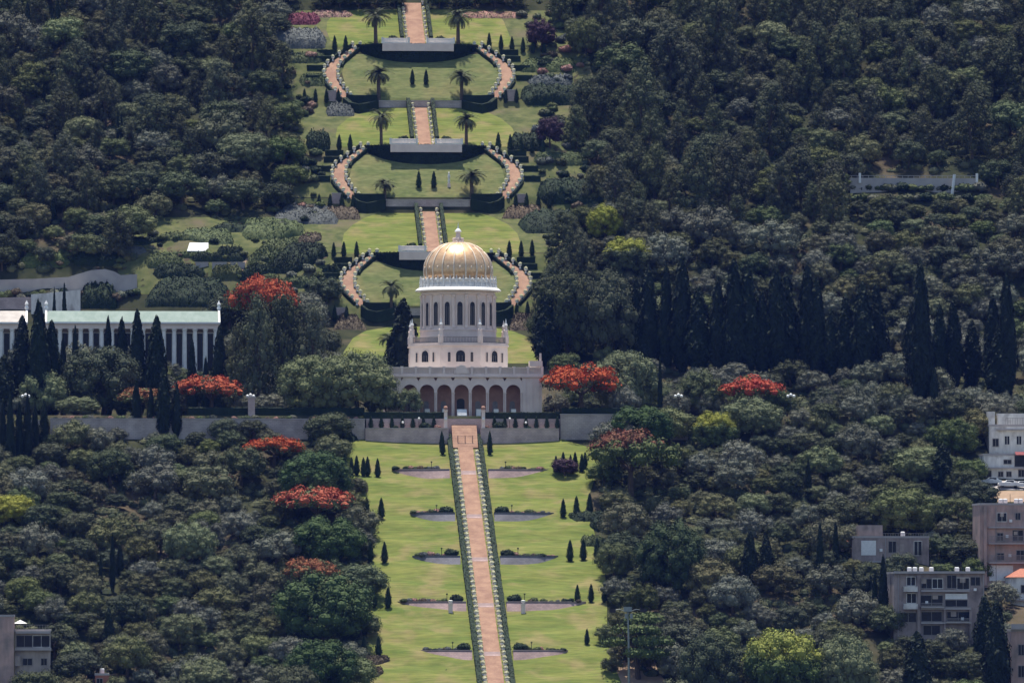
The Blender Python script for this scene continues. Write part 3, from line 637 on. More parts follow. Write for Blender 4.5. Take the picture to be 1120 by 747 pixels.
# ------------------------------------------------------------------ straight stairs, lawns, terraces below the shrine
def stair_mesh(name, Ya, Yb, hw, zf, tread=.42):
    n = max(2, int(abs(Yb - Ya) / tread)); mb = MB(); V, F = [], []
    for i in range(n):
        a, b = Ya + (Yb - Ya) * i / n, Ya + (Yb - Ya) * (i + 1) / n; z = max(zf(a), zf(b)); zz = min(zf(a), zf(b))
        w = hw(a) if callable(hw) else hw
        lo, hi = (a, b) if a < b else (b, a); mb.add([(-w, lo, zf(lo) - .7), (w, lo, zf(lo) - .7), (w, hi, zf(hi) - .7), (-w, hi, zf(hi) - .7), (-w, lo, zf(lo) + .03), (w, lo, zf(lo) + .03), (w, hi, zf(hi)), (-w, hi, zf(hi))], [(0, 3, 2, 1), (4, 5, 6, 7), (0, 1, 5, 4), (1, 2, 6, 5), (2, 3, 7, 6), (3, 0, 4, 7)])
    return tag(mb.build(name, M['brick_path']), kind='structure')
def low_z(Y): return float(np.interp(Y, [-160, -31, -22, -14], [float(H(0, -160)) + .12, float(H(0, -31)) + .12, .05, .05]))
stair_mesh('garden_stairs', -22.8, -152, lambda Y: 2.55 if Y > -30 else 1.55, low_z)
LAWN_LOW = [(479.5, 398, 614), (483, 388, 622), (488, 372, 640), (495, 366, 662), (505, 372, 664), (520, 380, 652), (540, 388, 645), (560, 392, 640), (575, 396, 648), (600, 404, 655), (630, 408, 662), (660, 404, 664), (690, 402, 664), (720, 396, 668), (747, 388, 680), (775, 380, 690)]
sheet('lawn', LAWN_LOW, M['lawn'], .07, 44, 1.5)
for sgn, nm in ((-1, 'left'), (1, 'right')):
    pts = [(sgn * 3.1, Y, float(H(3.1, Y))) for Y in np.arange(-25, -152, -1.2)]
    hedge_run('trimmed_hedge', pts, .95, 1.1, M['hedge'], 'long dark clipped hedge beside the %s edge of the lower straight stairs' % nm, 'hedges flanking the lower stairs', 11 + sgn, dens=34)
    for y_, zz in ((-25.6, -2.7),):
        for j in range(2):
            e = empty('clipped_cypress', (sgn * (4.9 - j * .1), -31.5 - j * 1.8, float(H(5, -31.5 - j * 1.8))), 'dark column cypress beside the gate pillar on the %s, %s' % (nm, ['upper one', 'lower one'][j]), 'cypress', 'cypresses by the gate'); e.scale = (1, 1, 1.25)
            for nm_, d in PROTO['clipped'][j][0]: inst(nm_, d, e)
for i, row in enumerate((514, 561.5, 608.5, 658.5, 711.5)):
    Yl = float(axis(row)[0]) - 2.6; mbl = MB(); mbl.add([(-1.56, Yl, low_z(Yl) + .035), (1.56, Yl, low_z(Yl) + .035), (1.56, Yl + 1.9, low_z(Yl + 1.9) + .035), (-1.56, Yl + 1.9, low_z(Yl + 1.9) + .035)], [(0, 1, 2, 3)]); tag(mbl.build('stair_landing', M['bedpink']), kind='structure')
# urns
um = MB().lathe([(.22, 0), (.2, .12), (.1, .2), (.12, .32), (.3, .55), (.34, .72), (.28, .74)], 8, mi=0)
_r = np.random.default_rng(4); um.ball((0, 0, .84), (.33, .33, .28), 1, 7, 5); d_ = _r.normal(0, 1, (60, 3)); d_ /= np.linalg.norm(d_, axis=1, keepdims=True); um.leaves(np.array([0, 0, .84]) + d_ * .33, d_, .10, _r, .5, 1)
_o = um.build('urn', [M['white'], M['cream']], world=False); URN = _o.data; bpy.data.objects.remove(_o)
def urn(p, label, group, s=1.0):
    o = bpy.data.objects.new('planted_urn', URN); COL.objects.link(o); o.location = tuple(p); o.scale = (s, s, s); o.rotation_euler = (0, 0, rT.uniform(0, 6)); return tag(o, label, 'urn', group)
for sgn, nm in ((-1, 'left'), (1, 'right')):
    for i in range(50):
        Y = -34 - i * 2.32; urn((sgn * 2.12, Y, low_z(Y) - .35), 'small planted white urn on the %s edge of the lower straight stairs' % nm, 'urns on the %s edge of the lower stairs' % nm, 1.45)
rs = random.Random(3)
def lens_wall(idx, row, xo, depth, m, inner=3.9):
    Yt, zt = axis(row)
    for sgn, nm in ((-1, 'left'), (1, 'right')):
        L = xo[0 if sgn < 0 else 1]; n = 14; poly = []
        for k in range(n + 1):
            u = k / n; poly.append((sgn * (inner + (L - inner) * u), Yt - depth * (1 - u ** 2) ** .75))
        back = [(sgn * L, Yt + .25), (sgn * inner, Yt + .25)]
        P = poly + back; P = P if sgn > 0 else P[::-1]
        e = empty('terrace_bed', (sgn * (inner + L) / 2, Yt - depth * .5, zt - 2), 'curved sloping stone bed on the %s lower lawn, %s below the shrine' % (nm, LEV[idx]), 'garden bed', 'curved stone beds on the lower lawns')
        tp = [(x, Yt - (Yt - y) * .66) for x, y in poly]; V = [(x, y, float(H(x, y)) - .15) for x, y in poly] + [(x, y, zt + .03) for x, y in tp] + [(x, Yt + .25, zt + .03) for x, y in poly]
        k_ = len(poly); F = [(a_ * k_ + q_, a_ * k_ + q_ + 1, (a_ + 1) * k_ + q_ + 1, (a_ + 1) * k_ + q_) for a_ in (0, 1) for q_ in range(k_ - 1)]; F = F if sgn > 0 else [f[::-1] for f in F]
        MB().add(V, F).build('stone_bank', M[m], e)
        ed = MB()
        for q_ in range(k_ - 1):
            (xa, ya), (xb, yb) = tp[q_], tp[q_ + 1]; ed.add([(xa, ya - .12, zt + .034), (xb, yb - .12, zt + .034), (xb, yb + .3, zt + .034), (xa, ya + .3, zt + .034), (xa, ya - .12, zt + .2), (xb, yb - .12, zt + .2), (xb, yb + .3, zt + .2), (xa, ya + .3, zt + .2)], [(4, 5, 6, 7), (0, 1, 5, 4), (2, 3, 7, 6)])
        ed.build('coping', M['stonepink' if m == 'bedpink' else 'stoneslate'], e)
        # planting on the bed
        bx = sgn * (inner + 1.6)
        if idx: tag(shrub_w('hedge', (bx, Yt - .9, zt), 1.55, .8), 'dark clipped ball bush beside the stairs on the %s %s terrace below the shrine' % (LEV[idx], nm), 'shrub', 'ball bushes beside the lower stairs')
        gl = globe_lamp((sgn * (inner + 3.6), Yt - 1.2, zt), 1.5, 'short lamp on the %s %s terrace bed below the shrine' % (LEV[idx], nm), 'lamps on the lower terraces', 1, 'hedge_light', .2)
        for j in range(9):
            x = sgn * (inner + 2.6 + (L - inner - 3) * (j + rs.random() * .6) / 9); k = rs.choice(['hedge_light', 'brown', 'pinkflower', 'hedge', 'silver'])
            tag(shrub_w(k, (x, Yt - rs.uniform(.1, .9), zt), rs.uniform(.4, 1.0), rs.uniform(.6, .9), 'bed_plant'), 'low %s clump on the %s %s terrace bed below the shrine, %s outward' % ({'hedge_light': 'light green', 'brown': 'brownish', 'pinkflower': 'pink flowering', 'hedge': 'dark green', 'silver': 'silvery'}[k], LEV[idx], nm, (LEV + ['seventh', 'eighth', 'ninth'])[j]), 'plant', 'planting on the lower terrace beds')
        for j in (0,):
            b = (sgn * 1.75, Yt - 1.5, 0); rp = MB()
            for q in range(5): rp.tube([(b[0], Yt - 2.4 + q * .55, low_z(Yt - 2.4 + q * .55) - .3), (b[0], Yt - 2.4 + q * .55, low_z(Yt - 2.4 + q * .55) + 1.0)], [.045, .045], 5)
            rp.tube([(b[0], Yt - 2.4, low_z(Yt - 2.4) + 1.0), (b[0], Yt - .2, low_z(Yt - .2) + 1.0)], [.06, .06], 5)
            tag(rp.build('iron_railing', M['iron']), 'short iron railing on the %s stair edge at the %s terrace below the shrine' % (nm, LEV[idx]), 'railing', 'railings beside the lower stairs')
def shrub_w(m, p, r, flat=1.0, name='ball_bush'):
    d = rT.choice(SHRUB[m]); o = bpy.data.objects.new(name, d); COL.objects.link(o); o.location = (p[0], p[1], p[2] - .1 * r); o.scale = (r, r, r * flat); o.rotation_euler = (0, 0, rT.uniform(0, 6.28)); return o
lens_wall(0, 514, (15.5, 16.5), 4.6, 'bedpink'); lens_wall(1, 561.5, (12.8, 16.0), 4.2, 'bedslate'); lens_wall(2, 608.5, (13.2, 15.5), 4.2, 'bedslate')
lens_wall(3, 658.5, (17.0, 19.5), 4.6, 'bedpink'); lens_wall(4, 711.5, (13.5, 14.5), 4.6, 'bedpink')
Yt, zt = axis(660)
for sgn, nm in ((-1, 'left'), (1, 'right')):
    e = empty('gateway_pier', (sgn * 7.0, Yt - 4.6, zt - 2), 'pale stone pier at the stairs end of the fourth terrace wall, %s lawn' % nm, 'pier', 'piers of the fourth terrace')
    MB().box(sgn * 7 - .4, sgn * 7 + .4, Yt - 4.9, Yt - 4.1, zt - 3.6, zt - .2).box(sgn * 7 - .5, sgn * 7 + .5, Yt - 5.0, Yt - 4.0, zt - .197, zt).build('shaft', M['marble'], e)
    MB().lathe([(.15, .003), (.4, .3), (.45, .6), (.2, .7)], 8, (sgn * 7, Yt - 4.5, zt)).build('bowl', M['marble_white'], e)

# ------------------------------------------------------------------ terraces above the shrine
def cx_px(row): Y, z = axis(row); d = np.array([0, Y, z]) - CAM; return 560 + FPX * (d @ RGT) / (d @ FWD)
TIERS = {
 'topmost': dict(top=50, bot=69, wall=14, foot=109, lawn=[(11, 392, 520), (13, 376, 536), (17, 364, 546), (24, 358, 551), (34, 357, 555), (44, 361, 559), (52, 369, 556)], inner=[(60, 388, 533), (68, 378, 543), (80, 374, 548), (95, 378, 550), (104, 384, 548), (111, 400, 520)], hw=2.0, tip=4),
 'middle': dict(top=160, bot=180, wall=118, foot=217, lawn=[(118.5, 408, 522), (124, 395, 535), (130, 380, 548), (140, 369, 560), (150, 367, 565), (162, 375, 568)], inner=[(170, 390, 543), (180, 385, 548), (195, 382, 552), (208, 388, 552), (217, 400, 535)], hw=1.45, tip=117),
 'lowest': dict(top=277, bot=297, wall=233, foot=336, lawn=[(233.5, 415, 525), (238, 400, 540), (246, 386, 556), (256, 376, 566), (268, 374, 570), (279, 380, 570)], inner=[(287, 398, 553), (296, 390, 560), (310, 386, 565), (325, 392, 562), (336, 405, 548)], hw=1.45, tip=232)}
CURVE = [(0, 64, 2.2), (6, 72, 3.2), (12, 80, 4.2), (20, 91, 5.2), (28, 96, 6), (36, 96.5, 6), (45, 92, 5.6), (52, 86, 5), (59, 80, 3.8)]
def wall_seg(name, m, px0, px1, row_b, row_t, label, group=None, cat='wall', d=.6, back=.3):
    Y = float(axis((row_b))[0]); Y2 = float(cast((px0 + px1) / 2, row_b)[1]); x0, x1 = float(at(px0, row_b, Y2)[0]), float(at(px1, row_b, Y2)[0])
    zb_, zt_ = float(at((px0 + px1) / 2, row_b, Y2)[2]), float(at((px0 + px1) / 2, row_t, Y2)[2])
    o = MB().box(x0, x1, Y2 - .02, Y2 + d, zb_ - 1.2, zt_).build(name, m); tag(o, label, cat, group)
    MB().box(x0 - .08, x1 + .08, Y2 - .1, Y2 + d + .05, zt_ + .003, zt_ + .16).build('coping', M['paving'], o); return o
for tn, T in TIERS.items():
    top = T['top']; Yt, zt = axis(top); sl = .85; p = (zt - float(at(501, T['bot'], Yt - 4)[2])) / sl
    p = abs(Yt - axis(T['bot'])[0]); HW = 66.5 * mpp(Yt)
    sheet('lawn', T['lawn'], M['lawn'], .05, 40, 1.0); sheet('lawn_bank', T['inner'], M['lawn_shaded'], .05, 40, 1.2)
    el = [(HW * math.cos(math.pi + math.pi * k / 28), Yt + p * math.sin(math.pi + math.pi * k / 28)) for k in range(29)]
    # hedge-covered bastion: solid core, leafy face, platform with balustrade
    rng = np.random.default_rng(len(tn)); b = empty('hedge_bastion', (0, Yt, zt - 2), 'crescent retaining bank clad in dark hedge under the %s terrace above the dome' % tn, 'hedge', 'hedge bastions of the upper terraces')
    MB().prism(el + [(HW, Yt + .5), (-HW, Yt + .5)], zt - 7.5, zt - .02).build('core', M['hedge'], b)
    lv = MB(); th = rng.uniform(math.pi, 2 * math.pi, 9000); zz = rng.uniform(-5.5, .1, 9000); lv.leaves(np.stack([HW * np.cos(th) * 1.005, Yt + p * np.sin(th) * 1.01, zt + zz], 1), np.stack([np.cos(th), np.sin(th), 0 * th + .2], 1), .2, rng, .5)
    lv.build('leaf_face', M['hedge'], b)
    PW = 39 * mpp(Yt); yf = Yt - p - .35
    q = empty('balustraded_platform', (0, yf, zt - 1.8), 'pale stone platform with balustrade jutting from the %s terrace above the dome' % tn, 'platform', 'balustraded platforms of the upper terraces')
    MB().box(-PW, PW, yf, Yt + .3, zt - 1.75, zt + .02).build('platform', M['marble'], q)
    for s in (-1, 1):
        bl = MB(); x0, x1 = s * 2.2, s * PW; a, c = min(x0, x1), max(x0, x1)
        bl.box(a, c, yf + .02, yf + .32, zt + .95, zt + 1.15); bl.box(a, c, yf + .02, yf + .32, zt + .023, zt + .2)
        for x in np.linspace(a + .2, c - .2, 18): bl.box(x - .09, x + .09, yf + .06, yf + .26, zt + .203, zt + .947)
        for x in (a, c): bl.box(x - .25, x + .25, yf - .03, yf + .45, zt + .024, zt + 1.45)
        bl.box(a, c, yf + 3.0, yf + 3.3, zt + .5, zt + 1.5)
        bl.build('balustrade', M['marble_white'], q)
    stair_mesh('garden_stairs', Yt + .2, axis(T['tip'])[0], T['hw'], lambda Y: float(H(0, Y)) + .1)
    Ye = axis(T['tip'])[0]
    for s, nm in ((-1, 'left'), (1, 'right')):
        for i in range(9):
            Y = Yt + .8 + (Ye - Yt - 1.2) * i / 8; urn((s * (T['hw'] + .4), Y, float(H(0, Y)) - .05), 'white planted urn on the %s edge of the straight stairs, %s terrace above the dome' % (nm, tn), 'urns on the straight stairs of the %s upper terrace' % tn, 1.2)
        hp = [(s * (T['hw'] + 1.4), Y, float(H(2, Y))) for Y in np.linspace(Yt + 1.5, Ye + .3, 14)]
        hedge_run('trimmed_hedge', hp, .85, 1.7, M['hedge'], 'tall clipped hedge beside the %s edge of the straight stairs, %s terrace above the dome' % (nm, tn), 'hedges along the upper straight stairs', 30 + s)
        tag(shrub_w('hedge', (s * (T['hw'] + 3.6), Yt + 1.5, float(H(4, Yt + 1.5))), 1.5, .95), 'dark ball bush behind the balustrade of the %s upper terrace, %s of the stairs' % (tn, nm), 'shrub', 'ball bushes on the upper terraces')
        # curved flanking stairs
        rows = []
        for d, off, hw in CURVE: c = cx_px(top + d) + s * off; rows.append((top + d, c - hw, c + hw))
        sheet('curved_stairs', rows, M['brick_path'], .10, 6, 1.0)
        R = np.array([r[0] for r in rows])
        for e_ in (0, 1):
            for i in range(12):
                d = top + 2 + 55 * i / 11; l, r_ = np.interp(d, R, [q[1] for q in rows]), np.interp(d, R, [q[2] for q in rows]); w = 1.6
                urn(cast(l - w if e_ == 0 else r_ + w, d), 'white urn on the %s edge of the %s curved stairs, %s upper terrace' % (['left', 'right'][e_], nm, tn), 'urns on the %s curved stairs of the %s upper terrace' % (nm, tn), 1.3)
        for j, (d0, d1, ex) in enumerate(((0, 26, 4.6), (3, 24, -5.2), (40, 57, 5.0))):
            pts = []
            for d in np.linspace(top + d0, top + d1, 9):
                o_ = np.interp(d - top, [c[0] for c in CURVE], [c[1] + (c[2] + abs(ex) - 1) * (1 if ex > 0 else -1) for c in CURVE]); pts.append(cast(cx_px(d) + s * o_, d))
            hedge_run('trimmed_hedge', pts, .55, .75, M['hedge'], 'dark hedge bordering the %s curved stairs of the %s terrace, %s' % (nm, tn, ['upper outer side', 'inner side', 'lower outer side'][j]), 'hedges along the curved stairs', 40 + j)
        for j, (d, a, c) in enumerate(((9, 90, 110), (16, 95, 112), (26, 104, 122), (37, 106, 124))):
            pts = [cast(cx_px(top + d) + s * o_, top + d) for o_ in np.linspace(a, c, 6)]
            hedge_run('trimmed_hedge', pts, 1.0, .95, M['hedge'], 'short hedge block outside the %s curved stairs of the %s terrace, %s from the top' % (nm, tn, LEV[j]), 'short hedge blocks outside the curved stairs', 60 + j)
        # flanking hedge walls at the foot
        f = T['foot']; c = cx_px(f)
        if True:
            pts = [cast(c + s * o_, f + 3 + dd) for o_, dd in ((47, 0), (60, 0), (72, -.5), (81, -1))]
            hedge_run('trimmed_hedge', pts, 1.3, 1.6, M['hedge'], 'upper dark hedge wall at the %s foot of the %s grass bank above the dome' % (nm, tn), 'hedge walls at the foot of the grass banks', 70)
            pts = [cast(c + s * o_, f + 10 + dd) for o_, dd in ((47, 0), (57, 2.5), (67, 4.5), (76, 2), (82, -3))]
            hedge_run('trimmed_hedge', pts, 1.3, 2.0, M['hedge'], 'lower curved hedge wall at the %s foot of the %s grass bank above the dome' % (nm, tn), 'hedge walls at the foot of the grass banks', 71)
    f = T['foot']; c = cx_px(f)
    wall_seg('retaining_wall', M['stonegrey'], c - 46, c + 46, f + 9, f + 2, 'low grey retaining wall across the foot of the %s terrace bank above the dome' % tn, 'walls at the foot of the grass banks')
sheet('lawn', [(357, 430, 530), (362, 400, 560), (370, 386, 580), (385, 376, 584), (398, 372, 590)], M['lawn'], .05, 40, 1.2)

def clip_cyp(px, row_b, h_px, label, group): return plant('clipped', 'clipped_cypress', 'cypress', label, group, px, row_b - h_px, row_b)
def row_of(lst, desc, group):
    for i, (px, rb, h) in enumerate(lst): clip_cyp(px, rb, h, 'slim cypress ' + desc + (', %s outward' % LEV[i] if len(lst) > 1 else ''), group)
row_of([(535, 54, 18), (548, 55, 17), (560, 57, 17), (572, 58, 17), (583, 59, 17), (595, 60, 17)], 'in the row right of the topmost lawn', 'cypress row right of the topmost terrace')
row_of([(378, 57, 18), (366, 57, 18)], 'left of the topmost lawn', 'cypresses left of the topmost terrace')
row_of([(545, 165, 20), (558, 166, 19), (570, 168, 19), (582, 168, 18), (594, 169, 17)], 'in the row right of the middle terrace lawn', 'cypress row right of the middle terrace')
row_of([(383, 165, 18), (371, 165, 18)], 'left of the middle terrace lawn', 'cypresses left of the middle terrace')
row_of([(370, 113, 16), (357, 113, 16), (345, 113, 16), (333, 113, 16)], 'below the left curved stairs of the topmost terrace', 'cypresses below the left topmost curved stairs')
row_of([(553, 113, 15), (565, 113, 16)], 'below the right curved stairs of the topmost terrace', 'cypresses below the right topmost curved stairs')
row_of([(557, 282, 19), (570, 281, 18), (582, 280, 18)], 'right of the lawn just above the dome', 'cypresses right of the lowest upper terrace')
row_of([(390, 282, 18), (376, 282, 18), (365, 282, 17)], 'left of the lawn just above the dome', 'cypresses left of the lowest upper terrace')
row_of([(386, 229, 17), (374, 229, 18), (361, 229, 17), (349, 229, 17)], 'below the left curved stairs of the middle terrace', 'cypresses below the left middle curved stairs')
row_of([(564, 228, 17), (576, 228, 17), (589, 228, 17), (601, 228, 17)], 'below the right curved stairs of the middle terrace', 'cypresses below the right middle curved stairs')
row_of([(379, 352, 18), (366, 352, 18)], 'left of the dome drum below the curved stairs', 'cypresses left of the drum')
row_of([(565, 345, 14), (577, 345, 16)], 'right of the dome drum below the curved stairs', 'cypresses right of the drum')
for (a, b, rb, h, tn) in ((451, 466, 93, 17, 'topmost'), (458, 474.5, 206, 19, 'middle')):
    clip_cyp(a, rb, h, 'left one of two small cypresses standing alone on the %s grass bank' % tn, 'cypress pairs on the grass banks'); clip_cyp(b, rb, h, 'right one of two small cypresses standing alone on the %s grass bank' % tn, 'cypress pairs on the grass banks')
# lower lawn cypresses
row_of([(413, 522, 21), (402, 521, 22), (397.5, 521, 21), (390, 520, 22), (384.5, 520, 20), (377, 512, 16)], 'at the left end of the first terrace wall below the shrine', 'cypresses left of the first lower terrace')
row_of([(417, 568, 24), (401, 567, 24)], 'on the left lawn at the second terrace below the shrine', 'cypresses left of the second lower terrace')
row_of([(420.5, 616, 24), (405, 615, 24)], 'on the left lawn at the third terrace below the shrine', 'cypresses left of the third lower terrace')
row_of([(424.5, 665, 24), (409, 665, 22)], 'on the left lawn at the fourth terrace below the shrine', 'cypresses left of the fourth lower terrace')
row_of([(414, 719, 24), (398, 720, 24)], 'on the left lawn at the fifth terrace below the shrine', 'cypresses left of the fifth lower terrace')
row_of([(608, 516, 18), (616, 512, 18), (624, 513, 16), (629, 514, 20), (636.5, 516, 20), (640, 512, 18)], 'around the plum bush at the first terrace right of the stairs', 'cypresses right of the first lower terrace')
row_of([(616, 566, 21), (630.5, 564, 22), (645, 563, 24), (660, 562, 22), (674, 558, 20)], 'on the right lawn at the second terrace below the shrine', 'cypresses right of the second lower terrace')
row_of([(623.5, 614, 24), (638, 613, 24), (653, 612, 24), (668, 605, 20)], 'on the right lawn at the third terrace below the shrine', 'cypresses right of the third lower terrace')
row_of([(631.5, 660, 21), (646.5, 659, 21), (661, 659, 20), (677, 656, 18)], 'on the right lawn at the fourth terrace below the shrine', 'cypresses right of the fourth lower terrace')
row_of([(642, 705, 18)], 'alone at the right end of the fifth terrace wall below the shrine', None)
for i, (px, rt, rb, desc) in enumerate(((411, 6, 50, 'left of the stairs on the topmost lawn'), (501, 6, 50, 'right of the stairs on the topmost lawn'), (414, 70, 108, 'on the left of the topmost grass bank'), (505, 74, 110, 'on the right of the topmost grass bank'),
        (417, 117, 160, 'left of the stairs on the middle terrace lawn'), (510, 120, 160, 'right of the stairs on the middle terrace lawn'), (421, 194, 222, 'on the left of the middle grass bank'), (516, 183, 216, 'on the right of the middle grass bank'), (428, 303, 342, 'left of the golden dome on the lowest grass bank'), (425, 362, 392, 'half behind the dark cypress left of the drum'))):
    plant('palm', 'date_palm', 'palm', 'date palm ' + desc, 'date palms on the upper terraces', px, rt, rb, width=[43, 43, 44, 41, 35, 38, 36, 42, 38, 36][i], var=i)
mon = empty('stone_monument', cast(491, 204), 'pale slender stone monument on the right of the middle grass bank', 'monument'); mp_ = np.array(mon.location)
MB().box(mp_[0] - .35, mp_[0] + .35, mp_[1] - .35, mp_[1] + .35, mp_[2] - .5, mp_[2] + .7).build('pedestal', M['marble'], mon); MB().lathe([(.22, .703), (.3, 1.2), (.2, 1.6), (.32, 2.2), (.25, 2.6), (.12, 2.8), (.2, 3.1), (.05, 3.3)], 8, tuple(mp_)).build('figure', M['marble_white'], mon)
for (a, b, rb, rt, d) in ((358, 368, 111, 100, 'left topmost'), (555, 565, 111, 99, 'right topmost'), (363, 373, 223, 212, 'left middle'), (566, 576, 222, 213, 'right middle'), (368, 378, 345, 337, 'left lowest')):
    wall_seg('landing_wall', M['stonepink'], a, b, rb, rt, 'small pink stone landing wall at the foot of the %s curved stairs' % d, 'landing walls of the curved stairs', d=1.5)

# ------------------------------------------------------------------ buildings
def house(name, px0, px1, row_t, row_b, depth, m, label, cat='house', group=None, Y=None, wins=(), slabs=(), extra=None, roofm=None, rz=0):
    c = cast((px0 + px1) / 2, row_b) if Y is None else at((px0 + px1) / 2, row_b, Y); Y = float(c[1])
    X = lambda px: float(at(px, row_b, Y)[0]); Z = lambda r: float(at((px0 + px1) / 2, r, Y)[2])
    e = empty(name, (c[0], Y, Z(row_b)), label, cat, group)
    MB().box(X(px0), X(px1), Y, Y + depth, Z(row_b) - 4, Z(row_t)).build('wall', M[m], e)
    pr = MB(); x0, x1, zt = X(px0), X(px1), Z(row_t)
    for a, b, c_, d in ((x0 - .1, x1 + .1, Y - .1, Y + .2), (x0 - .1, x1 + .1, Y + depth - .2, Y + depth + .1), (x0 - .1, x0 + .2, Y + .2, Y + depth - .2), (x1 - .2, x1 + .1, Y + .2, Y + depth - .2)): pr.box(a, b, c_, d, zt - .05, zt + .35)
    if roofm is None: pr.build('roof_parapet', M['concrete'], e)
    else:
        w = x1 - x0; MB().add([(x0 - .4, Y - .4, zt), (x1 + .4, Y - .4, zt), (x1 + .4, Y + depth + .4, zt), (x0 - .4, Y + depth + .4, zt), (x0 + w * .3, Y + depth / 2, zt + 1.7), (x1 - w * .3, Y + depth / 2, zt + 1.7)], [(0, 1, 5, 4), (2, 3, 4, 5), (1, 2, 5), (3, 0, 4), (3, 2, 1, 0)]).build('roof', M[roofm], e)
    for (a, b, rt, rb, kind) in wins:
        xa, xb, za, zb_ = X(a), X(b), Z(rb), Z(rt)
        if kind in ('win', 'dark'):
            f = MB()
            for q in ((xa - .1, xb + .1, zb_, zb_ + .12), (xa - .1, xb + .1, za - .14, za), (xa - .1, xa, za, zb_), (xb, xb + .1, za, zb_), ((xa + xb) / 2 - .04, (xa + xb) / 2 + .04, za, zb_)): f.box(q[0], q[1], Y - .10, Y - .003, q[2], q[3])
            w = f.build('window', M['frame' if kind == 'dark' else 'whiteb'], e); MB().box(xa, xb, Y - .035, Y - .004, za, zb_).build('pane', M['glass'], w)
        elif kind == 'shutter': 
            f = MB(); k = max(3, int((zb_ - za) / .22))
            for i in range(k): f.box(xa, xb, Y - .09 - .02 * (i % 2), Y - .004, za + (zb_ - za) * i / k, za + (zb_ - za) * (i + 1) / k - .015)
            f.build('shutter', M['white'], e)
        elif kind == 'balcony':
            f = MB().box(xa, xb, Y - 1.5, Y - .004, za - .2, za); f.build('balcony', M['concrete'], e); r_ = MB(); r_.box(xa, xb, Y - 1.5, Y - 1.42, za + .003, za + .12); r_.box(xa, xb, Y - 1.5, Y - 1.42, zb_ - .08, zb_)
            for x in np.arange(xa + .05, xb, .22): r_.box(x - .03, x + .03, Y - 1.48, Y - 1.44, za + .123, zb_ - .083)
            r_.build('railing', M['frame'], e)
        elif kind == 'solid':
            MB().box(xa, xb, Y - 1.4, Y - .004, za, zb_).build('balcony', M[m], e)
        elif kind == 'white':
            MB().box(xa, xb, Y - 1.4, Y - .004, za, zb_).build('balcony', M['whiteb'], e)
        elif kind == 'slab':
            MB().box(xa, xb, Y - .8, Y - .004, za, zb_).build('floor_slab', M['concrete'], e)
        elif kind == 'pier': MB().box(xa, xb, Y - .7, Y - .005, za, zb_).build('pier', M[m], e)
        elif kind == 'awning': MB().add([(xa, Y - .01, zb_), (xb, Y - .01, zb_), (xb, Y - 1.6, za), (xa, Y - 1.6, za), (xa, Y - .01, zb_ - .1), (xb, Y - .01, zb_ - .1), (xb, Y - 1.6, za - .1), (xa, Y - 1.6, za - .1)], [(0, 1, 2, 3), (7, 6, 5, 4), (3, 2, 6, 7), (0, 3, 7, 4), (2, 1, 5, 6)]).build('awning', M['awning'], e)
        elif kind == 'ac': MB().box(xa, xb, Y - .45, Y - .006, za, zb_).build('air_conditioner', M['white'], e)
        elif kind == 'pipe': MB().tube([((xa + xb) / 2, Y - .1, za), ((xa + xb) / 2, Y - .1, zb_)], [.07, .07], 6).build('drain_pipe', M['concrete'], e)
        elif kind == 'curtain': MB().box(xa, xb, Y - .06, Y - .037, za, zb_).build('blind', M['beigeb'], e)
        elif kind == 'aerial': MB().tube([((xa + xb) / 2, Y + 2, za), ((xa + xb) / 2, Y + 2, zb_)], [.05, .04], 5).build('aerial', M['iron'], e)
        elif kind == 'tank':
            MB().lathe([(.42, .1), (.45, .2), (.45, 1.1), (.3, 1.25)], 10, ((xa + xb) / 2, Y + 1.8, zt)).build('water_tank', M['white'], e)
        elif kind == 'box':
            MB().box(xa, xb, Y + 1.0, Y + depth * .7, za, zb_).build('roof_room', M[m], e)
        elif kind == 'rail':
            r_ = MB().box(xa, xb, Y + .3, Y + .36, zb_ - .06, zb_)
            for x in np.arange(xa, xb, .5): r_.box(x - .025, x + .025, Y + .31, Y + .35, za, zb_ - .063)
            r_.build('roof_railing', M['frame'], e)
    return e, X, Z, Y
